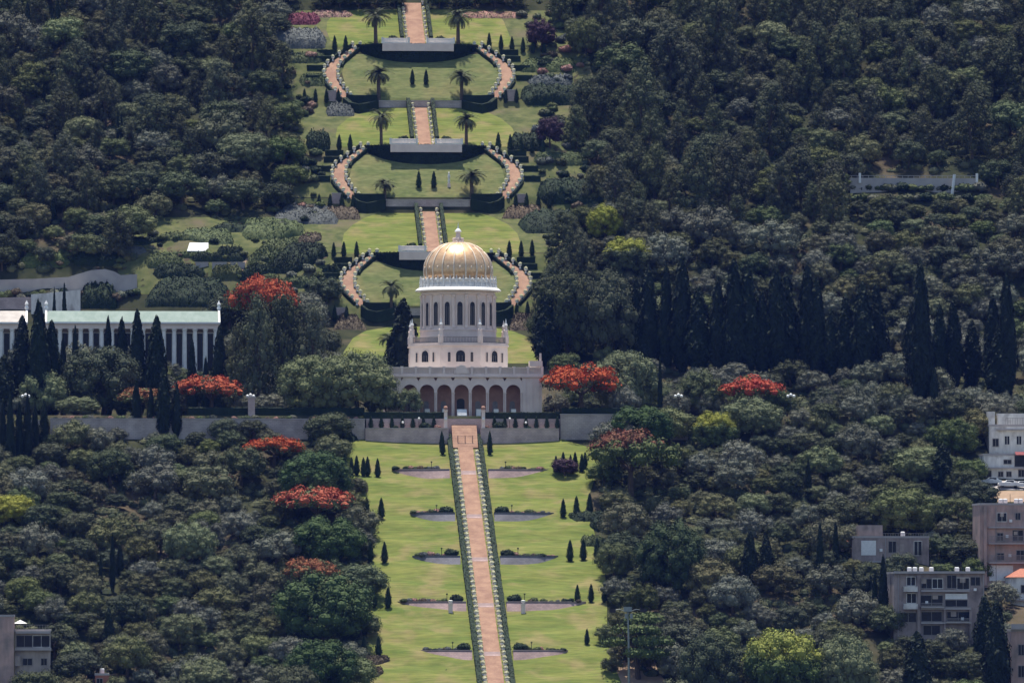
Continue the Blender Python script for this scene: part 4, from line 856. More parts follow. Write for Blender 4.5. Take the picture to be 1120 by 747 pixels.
house('apartment_block', 978, 1077, 627, 700, 12, 'greyb', 'grey flat-roofed apartment block with balconies and white water tanks at lower right', 'apartments', None, None,
      [(1008, 1019, 633, 643, 'dark'), (1020, 1031, 633, 643, 'win'), (1036, 1046, 629, 643, 'dark'), (1047, 1060, 632, 644, 'win'), (1062, 1072, 631, 640, 'dark'), (988, 1003, 641, 647, 'white'), (988, 1003, 660, 666, 'white'), (992, 1001, 631, 640, 'win'), (992, 1002, 649, 659, 'win'),
       (1007, 1031, 651, 662, 'dark'), (1034, 1058, 649, 655, 'shutter'), (1034, 1058, 656, 663, 'dark'), (1007, 1060, 645, 647, 'slab'), (1007, 1062, 664, 666.5, 'slab'), (1007, 1062, 680, 682, 'slab'), (1008, 1030, 669, 679, 'dark'), (1036, 1060, 669, 679, 'dark'), (1003, 1006.5, 629, 700, 'pier'), (1032, 1034, 664, 700, 'pier'), (1060, 1063, 664, 700, 'pier'), (985, 1002, 670, 680, 'dark'), (1010, 1028, 684, 694, 'dark'),
       (994, 998, 620, 626, 'tank'), (1000, 1004, 620, 626, 'tank'), (1007, 1011, 620, 626, 'tank'), (1018, 1022, 620, 626, 'tank'), (1046, 1050, 620, 626, 'tank'), (1058, 1062, 620, 626, 'tank'), (978, 1077, 624.5, 627, 'slab'), (1065, 1068, 643, 646, 'ac'), (1012, 1015, 657, 660, 'ac'), (1051, 1054, 675, 678, 'ac'), (1075, 1076, 628, 700, 'pipe'), (982, 983, 628, 700, 'pipe'), (1008, 1013, 633, 638, 'curtain'), (1050, 1056, 632, 637, 'curtain'), (1020, 1026, 651, 655, 'curtain'), (1040, 1046, 669, 674, 'curtain'), (1030, 1031, 616, 626, 'aerial'), (1052, 1053, 614, 626, 'aerial'), (1007, 1032, 659, 663.5, 'balcony'), (1034, 1060, 676, 680, 'balcony')])
house('low_house', 932, 1016, 588, 613, 9, 'greyb', 'low grey concrete house with a shuttered front among the trees at right', 'house', None, None,
      [(942, 958, 591, 607, 'shutter'), (972, 980, 592, 604, 'dark'), (1000, 1008, 592, 607, 'win'), (962, 965, 600, 603, 'ac'), (968, 969, 588, 613, 'pipe'), (984, 989, 595, 603, 'curtain'), (940, 966, 574, 587, 'box'), (933, 940, 577, 588, 'rail'), (966, 1016, 583, 588, 'rail'), (986, 991, 581, 587, 'tank'), (950, 996, 613, 615, 'slab')])
house('apartment_block', 1072, 1150, 552, 640, 12, 'pinkb', 'pinkish apartment block with balconies below the parked cars at the right edge', 'apartments', None, None,
      [(1091, 1101, 561, 570, 'win'), (1111, 1116, 561, 568, 'dark'), (1091, 1097, 583, 591, 'dark'), (1108, 1119, 580, 591, 'dark'), (1091, 1098, 605, 612, 'dark'), (1112, 1120, 602, 612, 'dark'), (1081, 1150, 586, 594, 'balcony'), (1081, 1150, 607, 615, 'balcony'), (1076, 1079, 554, 640, 'pier'), (1081, 1150, 576, 577.5, 'slab'), (1082, 1108, 618, 635, 'shutter'),
       (1094, 1098, 546, 551, 'tank'), (1099, 1103, 546, 551, 'tank'), (1111, 1115, 546, 551, 'tank'), (1116, 1120, 546, 551, 'tank'), (1104, 1107, 568, 571, 'ac'), (1100, 1103, 585, 588, 'ac'), (1103, 1106, 606, 609, 'ac'), (1089, 1090, 554, 640, 'pipe'), (1094, 1098, 561, 565, 'curtain'), (1109, 1113, 581, 585, 'curtain'), (1106, 1107, 540, 551, 'aerial')])
house('villa', 1082, 1150, 466, 496, 11, 'whiteb', 'white villa with roof terrace and a square chimney at the right edge', 'house', None, None,
      [(1099, 1104, 477, 486, 'win'), (1112, 1117, 477, 486, 'win'), (1086, 1092, 480, 488, 'dark'), (1092, 1150, 452, 465, 'box'), (1082, 1089, 450, 465, 'box'), (1100, 1150, 457, 465, 'rail'), (1090, 1150, 469, 470.5, 'slab')])
house('terrace_house', 1076, 1150, 498, 524, 8, 'whiteb', 'cream lower storey with dark opening and red canopy below the white villa', 'house', None, None,
      [(1098, 1106, 503, 507, 'dark'), (1110, 1150, 498, 510, 'dark'), (1110, 1150, 494, 497.5, 'awning'), (1073, 1150, 511, 512.5, 'slab'), (1074, 1084, 515, 522, 'dark'), (1092, 1097, 516, 521, 'dark'), (1101, 1106, 516, 521, 'dark'), (1114, 1120, 514, 521, 'dark')])
house('cottage', 1106, 1150, 631, 664, 9, 'whiteb', 'small white house with a red tiled roof at the right edge', 'house', None, None, [(1117, 1124, 640, 648, 'dark'), (1106, 1150, 655, 657, 'slab')], roofm='redtile')
house('cottage', 1106, 1150, 690, 760, 8, 'pinkb', 'purplish plastered house front in the bottom right corner', 'house', None, None, [(1114, 1120, 705, 716, 'dark'), (1106, 1150, 682, 688, 'slab'), (1114, 1120, 728, 740, 'dark')])
house('shed', 920, 932, 592, 602, 4, 'pinkb', 'little hut with an orange tiled roof left of the low concrete house', 'hut', None, None, [(924, 928, 594, 600, 'dark')], roofm='redtile')
house('apartment_block', -30, 15, 674, 760, 11, 'pinkb', 'plain pinkish tower wall of the house in the bottom left corner', 'house', None, None, [(-20, -10, 690, 700, 'dark')])
house('apartment_block', 16, 55, 690, 760, 9, 'beigeb', 'cream house with glazed balcony and roof terrace in the bottom left corner', 'house', None, None,
      [(17, 55, 690, 692.5, 'slab'), (18, 35, 695, 707, 'dark'), (36, 54, 695, 707, 'win'), (16, 56, 708, 711, 'slab'), (25, 35, 720, 727, 'dark'), (45, 51, 720, 727, 'dark'), (17, 55, 683, 690, 'rail'), (16, 22, 717, 728, 'solid'), (20, 50, 738, 750, 'dark')])
pb = cast(22, 690); pz = at(22, 690, pb[1]); par = empty('parasol', (pz[0], pb[1] + 2.5, pz[2]), 'white parasol on the roof terrace of the cream house at bottom left', 'parasol'); b = np.array(par.location)
MB().tube([b, b + [0, 0, 2.0]], [.05, .05], 5).build('pole', M['white'], par); MB().lathe([(1.35, 1.45), (1.3, 1.5), (.1, 2.1), (.02, 2.2)], 10, tuple(b)).build('canopy', M['white'], par)
house('hut', 104, 119, 738, 760, 4, 'redtile', 'small red-walled hut with a pale vent on top at the bottom left', 'hut', None, None, [(106, 112, 742, 748, 'dark'), (109, 114, 731, 737, 'tank')])

def car(px, row, m, label, Y=None, L=4.2):
    c = cast(px, row) if Y is None else np.array([*at(px, row, Y)]); e = empty('parked_car', c, label, 'car', 'cars parked below the white villa'); x, y, z = c; mb = MB()
    sec = [(-L / 2, .45, .75), (-L / 2 + .15, .35, .95), (-.95, .32, 1.0), (-.35, .32, 1.48), (.95, .32, 1.5), (1.55, .34, 1.05), (L / 2 - .1, .36, .95), (L / 2, .45, .7)]
    V, F = [], []
    for (u, zl, zh) in sec:
        w = .86; tw = .86 if zh < 1.2 else .66; V += [(x + u, y - w, z + zl), (x + u, y - w, z + min(zh, .98)), (x + u, y - tw, z + zh + .01), (x + u, y + tw, z + zh + .01), (x + u, y + w, z + min(zh, .98)), (x + u, y + w, z + zl)]
    for i in range(len(sec) - 1):
        for j in range(6): F.append((i * 6 + j, i * 6 + (j + 1) % 6, (i + 1) * 6 + (j + 1) % 6, (i + 1) * 6 + j))
    F += [tuple(range(5, -1, -1)), tuple(range(6 * (len(sec) - 1), 6 * len(sec)))]; mb.add(V, F).build('body', M[m], e)
    gl = MB(); gl.add([(x - .75, y - .84, z + 1.02), (x + 1.35, y - .84, z + 1.04), (x + .9, y - .70, z + 1.42), (x - .32, y - .70, z + 1.41)], [(0, 1, 2, 3)]); gl.build('side_window', M['glass'], e)
    for u in (-1.3, 1.3):
        for v in (-.8, .8):
            t = MB().tube([(x + u, y + v - .1, z + .32), (x + u, y + v + .1, z + .32)], [.32, .32], 12); o = t.build('wheel', M['rubber'], e)
    return e
kb = cast(1096, 530); sheet('road', [(526, 1066, 1150), (531, 1064, 1150), (536, 1064, 1150)], M['concrete'], .06, 8, 1.0)
car(1084, 530, 'carblue', 'grey-blue car parked left of the others below the white villa'); car(1103, 533, 'white', 'white car parked in the middle below the white villa'); car(1117, 534, 'white', 'white car cut off by the right edge below the white villa')
sheet('earth_bank', [(537, 1076, 1150), (542, 1074, 1150), (549, 1074, 1150)], M['earth'], .06, 8, 1.0)

# classical colonnaded building, left of the shrine
def colonnade(name, px0, px1, Y, zf, depth, ncol, label, roofm='copper'):
    X0, X1 = float(at(px0, 400, Y)[0]), float(at(px1, 400, Y)[0]); Z = lambda r: float(at((px0 + px1) / 2, r, Y)[2]); zc_ = Z(353); zr_ = Z(339)
    e = empty(name, ((X0 + X1) / 2, Y, zf), label, 'colonnade')
    MB().box(X0, X1, Y + 2.4, Y + depth, zf - 2, zc_ - .3).build('wall', M['beigeb'], e); MB().box(X0 - .6, X1 + .6, Y - .8, Y + depth + .6, zf - 3, zf + .002).build('podium', M['marble_white'], e)
    MB().box(X0 - .3, X1 + .3, Y - .5, Y + depth + .3, zc_ - 1.3, zc_ - .3).box(X0 - .5, X1 + .5, Y - .75, Y + depth + .5, zc_ - .297, zc_).build('entablature', M['marble'], e)
    for i in range(ncol):
        x = X0 + .4 + (X1 - X0 - .8) * i / (ncol - 1); MB().lathe([(.62, 0), (.62, .25), (.48, .35), (.42, zc_ - zf - 1.9), (.6, zc_ - zf - 1.45), (.6, zc_ - zf - 1.303)], 12, (x, Y, zf + .003)).build('column', M['marble_white'], e)
        if i < ncol - 1:
            xm = x + (X1 - X0 - .8) / (ncol - 1) / 2; h = zc_ - zf - 2.2; f = MB()
            for q in ((xm - .75, xm - .6, .5, h), (xm + .6, xm + .75, .5, h), (xm - .75, xm + .75, h + .003, h + .18)): f.box(q[0], q[1], Y + 2.26, Y + 2.397, zf + q[2], zf + q[3])
            w = f.build('window', M['marble_white'], e); MB().box(xm - .6, xm + .6, Y + 2.36, Y + 2.396, zf + .5, zf + h).build('pane', M['glass'], w)
    MB().box(X0 - .55, X1 + .55, Y - .95, Y - .76, zc_ - .25, zc_ + .12).build('eave', M['white'], e)
    d2 = depth / 2; ym = Y + d2 - .1
    V = [(X0 - .1, Y - .7, zc_ + .003), (X1 + .1, Y - .7, zc_ + .003), (X1 + .1, Y + depth + .5, zc_ + .003), (X0 - .1, Y + depth + .5, zc_ + .003), (X0 - .1, ym, zr_), (X1 + .1, ym, zr_)]
    MB().add(V, [(0, 1, 5, 4), (2, 3, 4, 5), (1, 2, 5), (3, 0, 4), (3, 2, 1, 0)]).build('roof', M[roofm], e)
    for x, s in ((X0 - .35, -1), (X1 + .35, 1)):
        o = MB(); o.add([(x - .22, Y - .8, zc_ + .004), (x - .22, Y + depth + .6, zc_ + .004), (x - .22, ym, zr_ + .35), (x + .22, Y - .8, zc_ + .004), (x + .22, Y + depth + .6, zc_ + .004), (x + .22, ym, zr_ + .35)], [(0, 2, 1), (3, 4, 5), (0, 3, 5, 2), (1, 2, 5, 4), (0, 1, 4, 3)])
        o.build('pediment', M['marble_white'], e); a = MB(); yy = Y - .4; a.lathe([(.35, 0), (.45, .4), (.25, .7), (.4, 1.2), (.15, 1.7), (.03, 2.0)], 8, (x, ym, zr_ + .3)); a.build('acroterion', M['white'], e)
    return e
colonnade('colonnaded_hall', 52, 238, 47, 11, 12, 17, 'long marble colonnade with green copper roof behind dark cypresses on the left')
colonnade('colonnaded_hall', -60, 27, 45, 11, 9, 8, 'end of a second pale colonnaded building at the left edge', 'paving')

# stone works and garden beds left of the shrine axis
def bulk(name, pts, row_b, depth, m, label, cat='wall'):
    """wall whose top follows picture points, on the ground line row_b"""
    pm = np.mean([p[0] for p in pts]); Y = float(cast(pm, row_b)[1]); zb_ = float(at(pm, row_b, Y)[2]) - 2.5; V = []
    top = [at(p[0], p[1], Y) for p in pts]; n = len(top)
    V = [(q[0], Y, zb_) for q in top] + [(q[0], Y, q[2]) for q in top] + [(q[0], Y + depth, q[2]) for q in top] + [(q[0], Y + depth, zb_) for q in top]
    F = []
    for i in range(n - 1):
        for k in range(3): F.append((k * n + i, k * n + i + 1, (k + 1) * n + i + 1, (k + 1) * n + i))
    F += [(0, n, 2 * n, 3 * n), (n - 1, 4 * n - 1, 3 * n - 1, 2 * n - 1)]
    return tag(MB().add(V, F).build(name, M[m]), label, cat)
bulk('curved_wall', [(-40, 307), (0, 306), (40, 305), (75, 303), (88, 299), (100, 295.5), (115, 294.5), (125, 297), (132, 301), (150, 300)], 320, 3, 'concrete', 'broad curved grey stone wall with a swelling top on the left hillside')
bulk('stone_facade', [(34, 322), (58, 320), (88, 317)], 342, 4, 'whiteb', 'pale vertical-panelled wall between the curved wall and the green-roofed hall')
bulk('low_wall', [(-30, 327), (20, 325), (34, 325)], 338, 2, 'stonepink', 'low pinkish wall above the hall roof at the left edge')
for i in range(22):
    px = -5 + i * 7.3; shrub(['hedge', 'oak', 'olive', 'hedge_light', 'brown'][i * 3 % 5], px, 322 + i * 5 % 7, 9 + i * 7 % 8, '%s shrub growing against the curved grey wall on the left' % ['dark', 'green', 'greyish', 'light green', 'brownish'][i * 3 % 5], 'shrubs against the curved wall', .9, 'wall_shrub')
pn = cast(216, 277); zz0, zz1 = at(216, 274.5, pn[1]), at(216, 265.5, pn[1] + 1.5); e = empty('white_panel', (pn[0], pn[1], pn[2]), 'bright white slanted panel on a mown bank of the left hillside', 'panel')
x0, x1 = float(at(204.5, 270, pn[1])[0]), float(at(228, 270, pn[1])[0])
MB().add([(x0, pn[1], zz0[2]), (x1, pn[1], zz0[2]), (x1, pn[1] + 1.6, zz1[2]), (x0 + .6, pn[1] + 1.6, zz1[2]), (x0, pn[1], zz0[2] - .15), (x1, pn[1], zz0[2] - .15), (x1, pn[1] + 1.6, zz1[2] - .15), (x0 + .6, pn[1] + 1.6, zz1[2] - .15)], [(0, 1, 2, 3), (7, 6, 5, 4), (0, 4, 5, 1), (1, 5, 6, 2), (2, 6, 7, 3), (3, 7, 4, 0)]).build('sheet', M['white'], e)
lg = MB()
for x in (x0 + .5, x1 - .5):
    for yy, zq in ((pn[1] + .2, zz0[2]), (pn[1] + 1.4, zz1[2] - .2)): lg.tube([(x, yy, float(H(x, yy)) - .3), (x, yy, zq)], [.06, .06], 5)
lg.build('legs', M['steel'], e)
sheet('meadow', [(238, 150, 345), (255, 130, 350), (275, 120, 350), (300, 130, 345), (322, 150, 345)], M['meadow'], .05, 40, 1.5)
sheet('meadow', [(12, 325, 372), (30, 306, 380), (50, 300, 396), (90, 304, 366), (120, 308, 410), (160, 314, 400), (200, 318, 376), (235, 320, 420), (280, 340, 402), (320, 352, 392), (350, 364, 400)], M['meadow'], .025, 14, 2)
sheet('meadow', [(12, 536, 600), (50, 520, 640), (90, 552, 650), (120, 516, 640), (160, 530, 632), (200, 556, 650), (235, 520, 646), (280, 545, 600), (320, 560, 596), (350, 552, 592)], M['meadow'], .025, 14, 2)
for i, (rows, m, h, lab) in enumerate([
    ([(243, 268, 300), (250, 264, 334), (258, 264, 332), (263, 270, 300)], 'hedge_light', 1.6, 'long rounded green hedge bank in the upper part of the left terraced garden'),
    ([(253, 210, 250), (260, 190, 256), (268, 228, 256)], 'hedge_light', 1.2, 'grassy hedge ridge beside the white panel'),
    ([(278, 166, 238), (281, 170, 240), (283, 182, 236)], 'hedge_light', .7, 'mown hedge band under the white panel'),
    ([(281, 160, 195), (288, 158, 202), (294, 162, 200)], 'hedge_light', 1.3, 'oval grassy mound left of the panel on the terraced garden'),
    ([(262, 300, 332), (272, 285, 325), (284, 272, 305), (292, 270, 295)], 'hedge_light', 1.2, 'olive-green bank curving down the middle of the left terraced garden'),
    ([(270, 320, 352), (280, 308, 360), (290, 300, 342), (300, 292, 322)], 'hedge', 2.0, 'dark green rounded hedge mass left of the lawn above the dome'),
    ([(281, 210, 268), (284, 208, 270), (287, 212, 268)], 'hedge', 1.2, 'narrow dark hedge above three small pale walls in the left garden'),
    ([(308, 180, 236), (318, 165, 252), (328, 158, 254), (336, 158, 252)], 'hedge', 2.0, 'broad dark green hedge field just above the green-roofed hall'),
    ([(318, 90, 118), (328, 88, 130), (338, 88, 128)], 'hedge', 2.6, 'dark clipped hedge block beside the pale panelled wall'),
    ([(226, 312, 350), (236, 300, 372), (246, 296, 370)], 'silver', 1.4, 'grey-blue shrub mass left of the lawn above the dome'),
    ([(294, 355, 372), (300, 350, 374)], 'hedge', 1.0, 'short dark hedge left of the lowest curved stairs'),
    ([(230, 352, 392), (236, 346, 394), (241, 346, 396)], 'brown', 1.3, 'brownish clipped bank left of the lawn above the dome'),
    ([(229, 556, 590), (235, 550, 598), (240, 548, 602)], 'brown', 1.3, 'brownish clipped bank right of the lawn above the dome'),
    ([(348, 372, 388), (354, 368, 396), (361, 364, 402)], 'brown', 1.3, 'brownish clipped bank left of the dome drum'),
    ([(346, 562, 584), (354, 558, 590), (362, 556, 592)], 'brown', 1.3, 'brownish clipped bank right of the dome drum'),
    ([(116, 362, 382), (122, 356, 388), (128, 358, 388)], 'silver', 1.3, 'greyish planting left of the middle terrace lawn'),
    ([(202, 590, 650), (214, 586, 664), (224, 596, 660)], 'hedge', 2.2, 'long dark green hedge mass right of the middle curved stairs'),
    ([(236, 585, 640), (246, 565, 640), (256, 575, 625)], 'hedge', 2.2, 'dark hedge mass right of the lawn above the dome'),
    ([(66, 575, 628), (74, 566, 632), (80, 570, 630)], 'hedge_light', 1.1, 'mixed green bed right of the topmost curved stairs'),
    ([(84, 582, 622), (90, 576, 628), (95, 580, 624)], 'silver', .9, 'grey-pink flower bed right of the topmost grass bank'),
    ([(98, 570, 640), (108, 568, 660), (116, 575, 650)], 'hedge', 1.8, 'dark shrub belt below the topmost flower beds on the right'),
    ([(15, 505, 570), (18, 500, 574), (21, 512, 568)], 'pinkflower', .7, 'pink flower border along the back right of the topmost lawn'),
    ([(14, 340, 380), (17, 338, 388), (20, 345, 382)], 'pinkflower', .7, 'pink flower border along the back left of the topmost lawn'),
    ([(18, 316, 345), (23, 308, 352), (28, 314, 346)], 'magenta', 1.3, 'magenta bougainvillea mass left of the topmost lawn'),
    ([(36, 300, 350), (44, 290, 358), (54, 296, 356)], 'silver', 1.8, 'grey-green bushes left of the topmost lawn'),
    ([(82, 332, 356), (88, 326, 360), (95, 330, 358)], 'hedge_light', .8, 'pale green bed left of the topmost grass bank'),
    ([(60, 320, 356), (66, 312, 356), (70, 318, 350)], 'hedge_light', .9, 'light green band left of the topmost curved stairs'),
    ([(150, 338, 360), (158, 334, 362), (166, 338, 360)], 'hedge', 2.0, 'dark clipped hedge left of the middle terrace lawn'),
    ([(150, 560, 590), (160, 556, 598), (166, 560, 596)], 'hedge', 1.5, 'green clipped hedge right of the middle terrace lawn behind the cypress row'),
    ([(170, 585, 640), (176, 582, 645), (182, 590, 640)], 'hedge_light', 1.2, 'smooth green hedge band right of the middle curved stairs'),
    ([(470, 330, 392), (478, 332, 396), (484, 340, 388)], 'hedge', 1.6, 'dark low hedge at the foot of the grey wall left of the first lower lawn'),
    ([(532, 390, 402), (536, 386, 403), (539, 390, 402)], 'brown', .8, 'small dark bed at the left lawn edge under the first terrace'),
    ([(573, 385, 402), (578, 385, 408), (582, 390, 404)], 'hedge', .9, 'small dark bed at the left lawn edge under the second terrace'),
    ([(563, 620, 662), (567, 622, 672), (571, 630, 668)], 'hedge', 1.0, 'low dark bed under the cypresses right of the second lower terrace'),
    ([(568, 646, 682), (576, 644, 690), (582, 652, 680)], 'hedge', 1.4, 'green sloping bed right of the second lower terrace'),
    ([(588, 636, 656), (593, 634, 664), (598, 640, 656)], 'hedge_light', .8, 'greyish bed right of the lawn above the third terrace'),
    ([(719, 398, 426), (723, 396, 427), (728, 400, 412)], 'brown', .8, 'brown planted bed at the left lawn edge by the fifth terrace'),
    ([(249, 236, 300), (252, 228, 300), (255, 226, 270)], 'hedge', 1.2, 'long thin dark hedge along the top of the left terraced garden'),
    ([(257, 182, 222), (261, 170, 226), (264, 172, 200)], 'hedge_light', 1.0, 'pale green hedge strip above and left of the white panel'),
    ([(262, 140, 188), (266, 134, 170), (269, 136, 160)], 'hedge', .9, 'dark hedge strip at the upper left of the terraced garden'),
    ([(272, 112, 160), (276, 104, 162), (280, 106, 150)], 'silver', .8, 'greyish low planting on the left end of the terraced garden'),
    ([(276, 238, 262), (280, 236, 268), (284, 240, 270)], 'hedge', 1.7, 'arched dark bush right of the white panel'),
    ([(258, 336, 352), (263, 326, 352), (268, 322, 340)], 'brown', 1.0, 'brownish planting strip curving down left of the lawn above the dome'),
    ([(294, 172, 205), (300, 166, 226), (305, 172, 222)], 'hedge', 1.6, 'dark low shrub mass above the broad hedge field, left part'),
    ([(297, 234, 262), (302, 230, 268), (307, 236, 262)], 'oak', 1.8, 'dark low shrub mass above the broad hedge field, right part'),
    ([(296, 272, 300), (302, 264, 300), (308, 262, 290)], 'hedge', 1.8, 'dark shrubbery just above the scarlet flame tree'),
    ([(306, 304, 350), (311, 312, 352), (316, 320, 350)], 'hedge_light', 1.1, 'light green bank right of the scarlet flame tree'),
    ([(326, 320, 352), (331, 322, 356), (336, 330, 354)], 'hedge_light', 1.4, 'rounded green bank left of the lowest curved stairs'),
    ([(240, 96, 148), (244, 84, 150), (249, 90, 140)], 'oak', 1.8, 'dark shrub belt at the wood edge above the terraced garden'),
    ([(262, 78, 120), (268, 70, 124), (272, 78, 112)], 'hedge', 1.5, 'dark shrub belt above the curved grey wall'),
    ([(280, 84, 128), (286, 76, 140), (291, 84, 132)], 'hedge', 1.5, 'second dark shrub belt just above the curved grey wall'),
    ([(282, 30, 72), (288, 20, 78), (293, 26, 70)], 'oak', 1.7, 'dark shrub belt above the left part of the curved wall'),
    ([(731, 400, 418), (736, 396, 420), (741, 400, 412)], 'brown', .7, 'lower brown planted bed at the bottom left of the lawn'),
]):
    mound('hedge_bank', rows, M[m], h, lab, 'hedge' if m in ('hedge', 'hedge_light', 'brown') else 'flower bed', seed=200 + i, leaf=.17, dens=7.0, n=20, step=1.0)
for i, (a, b) in enumerate(((214, 228), (232, 248), (252, 268))):
    wall_seg('low_wall', M['concrete'], a, b, 293, 287.5, 'small pale garden wall under the narrow dark hedge, %s of three' % ['leftmost', 'middle', 'rightmost'][i], 'three small walls in the left garden', d=.5)
for rows in ([(284, 268, 271), (290, 264, 268), (297, 262, 266)], [(290, 200, 206), (293, 196, 200), (298, 196, 204)], [(282, 345, 358), (286, 335, 346), (291, 330, 338)]):
    sheet('garden_path', rows, M['earth'], .12, 4, 1.0)
for rows in ([(120, 37, 50), (130, 30, 56), (142, 40, 52)], [(190, 125, 160), (200, 120, 170), (208, 140, 165)], [(130, 117, 122), (150, 116, 122), (162, 118, 122)], [(290, 822, 850), (294, 822, 856), (298, 832, 850)], [(262, 70, 80), (270, 66, 84), (276, 74, 90)], [(52, 180, 202), (56, 178, 215)], [(196, 618, 640), (204, 600, 660), (208, 598, 612)], [(548, 195, 215), (556, 200, 212)], [(690, 672, 706), (735, 670, 720), (747, 668, 730), (756, 666, 735)]):
    sheet('earth_patch', rows, M['earth'], .05, 8, 1.5)

# long roadside wall, upper right; lamp mast; cluster lamps
pr_ = cast(1000, 207); Yw = float(pr_[1]); w0, w1 = float(at(930, 200, Yw)[0]), float(at(1068, 200, Yw)[0]); zA, zB = float(at(1000, 207, Yw)[2]), float(at(1000, 195, Yw)[2])
e = empty('roadside_wall', ((w0 + w1) / 2, Yw, zA - 1), 'long grey roadside wall with posts and a white slanted pillar on the upper right slope', 'wall')
MB().box(w0, w1, Yw, Yw + 5, zA - 2.5, zB).build('wall', M['concrete'], e); rp = MB().box(w0, w1, Yw + .1, Yw + .2, zB + .5, zB + .6)
for x in np.arange(w0 + .3, w1, 1.3): rp.box(x - .05, x + .05, Yw + .1, Yw + .2, zB + .003, zB + .5)
rp.build('guard_rail', M['concrete'], e); sp = [at(1041, 216, Yw - .6), at(1044, 191, Yw - .6)]; MB().tube(sp, [.35, .35], 4).build('slanted_pillar', M['white'], e)
for px in (940.5, 1068.5): q = at(px, 198, Yw - .3); MB().box(q[0] - .25, q[0] + .25, Yw - .55, Yw - .05, zB - 1.2, zB + 1.1).build('post', M['white'], e)
for i in range(34):
    px = 922 + i * 4.7; row = 209 + (i * 11 % 22); shrub(['oak', 'olive', 'hedge', 'oak', 'hedge_light'][i * 3 % 5], px, row, 12 + i * 7 % 9, '%s shrub below the long roadside wall at upper right' % ['green', 'greyish', 'dark', 'green', 'light green'][i * 3 % 5], 'shrubs below the roadside wall', .8, 'wall_shrub')
mb_ = cast(688, 752); e = empty('lamp_mast', mb_, 'tall grey-green steel light mast at the bottom, right of the lower lawn', 'mast'); b = np.array(mb_); h = float(at(686, 664, b[1])[2]) - b[2]
MB().tube([b - [0, 0, 1], b + [-.05, 0, h * .5], b + [-.25, 0, h]], [.26, .2, .13], 8).build('pole', M['steel'], e)
hd = MB(); 
for s in (-1, 1): hd.tube([b + [-.25, 0, h - .9], b + [-.25 + s * 1.6, -.2, h - .35], b + [-.25 + s * 2.6, -.3, h - .5]], [.08, .07, .06], 5)
hd.box(b[0] - 1.0, b[0] + .5, b[1] - .5, b[1] + .5, b[2] + h - .8, b[2] + h + .1); hd.build('bracket', M['steel'], e)
for s in (-1, 1): c = b + [-.25 + s * 2.9, -.35, h - .55]; MB().box(c[0] - .6, c[0] + .6, c[1] - .3, c[1] + .3, c[2] - .4, c[2] + .3).build('floodlight', M['iron'], e)
cb_ = MB()
for s in (-1, 1): cb_.box(b[0] + s * .5 - .35, b[0] + s * .5 + .15, b[1] - .85, b[1] - .55, b[2] + h - 2.1, b[2] + h - 1.2)
cb_.build('camera_box', M['steel'], e)
for px, d in ((28, 'above the cypress cluster at the left edge'), (274, 'beside the red tree left of the shrine'), (742, 'by the dark round trees right of the shrine'), (865, 'right of the orange flame tree')):
    q = at(px, 436, -20); z_ = float(H(q[0], -20)); globe_lamp((q[0], -20, z_), float(at(px, 433, -20)[2]) - z_, 'street lamp with three white globes ' + d, 'three-globe lamps along the shrine terrace', 3, 'globe', .34)
q = at(275, 458, -21.5); e = empty('stone_pillar', (q[0], -21.5, 0), 'pinkish stone pillar on the retaining wall under the three-globe lamp', 'pillar'); MB().box(q[0] - .7, q[0] + .7, -22.2, -20.8, -.2, 3.6).build('shaft', M['stonepink'], e); MB().box(q[0] - .85, q[0] + .85, -22.35, -20.65, 3.603, 3.9).build('cap', M['concrete'], e)

# ------------------------------------------------------------------ single trees of note
HERO = []                                        # (px, row_base, half width, height) in pixels, kept clear of the forest
def hero(kind, name, cat, label, group, px, rt, rb=None, Y=None, w=None, var=None):
    if kind in ('oak', 'light', 'yellow') and (w or 0) >= 44: kind = 'big' + kind
    if kind == 'cypress' and w >= 16: w *= 1.3
    e = plant(kind, name, cat, label, group, px, rt, rb, Y, w, var); r = rb if rb else 458
    HERO.append((px, r, (w or 20) / 2, r - rt)); return e
FL = 'flame trees in blossom'
hero('flame0', 'flame_tree', 'tree', 'scarlet flame tree on the slope behind the right end of the green-roofed hall', FL, 288, 299, 372, None, 84)
hero('flame1', 'flame_tree', 'tree', 'broad red flame tree on the wall left of the shrine, in front of the hall', FL, 231, 408, None, -16, 88)
hero('flame4', 'flame_tree', 'tree', 'orange-flowered flame tree behind the cypress group on the left wall', FL, 154, 424, None, -15, 76)
hero('flame0', 'flame_tree', 'tree', 'small red flame tree below the left retaining wall', FL, 300, 476, 512, None, 74)
hero('flame1', 'flame_tree', 'tree', 'bright red flame tree between two round green trees left of the lower lawn', FL, 346, 529, 582, None, 102)
hero('flame0', 'flame_tree', 'tree', 'deep red flame tree beside the right end of the shrine arcade', FL, 637, 396, None, -17, 98)
hero('flame3', 'flame_tree', 'tree', 'dark spreading flame tree with red only on its crown right of the first lower lawn', FL, 690, 468, 546, None, 120)
hero('flame2', 'flame_tree', 'tree', 'orange-red flame tree above the yellow-green tree right of the shrine wall', FL, 823, 410, None, -12, 86)
hero('flame4', 'flame_tree', 'tree', 'fading brownish-red flame tree above the big dark oak left of the lower lawn', FL, 338, 610, 656, None, 76)
hero('flame1', 'flame_tree', 'tree', 'tiny red flame tree peeping out of the olive grove at lower left', FL, 247, 517, 536, None, 24)
hero('tiered', 'tiered_tree', 'tree', 'dark flat-tiered spreading tree behind the light mast at the bottom of the lawn', None, 698, 668, 742, None, 100)
OK_ = 'large single broadleaf trees'
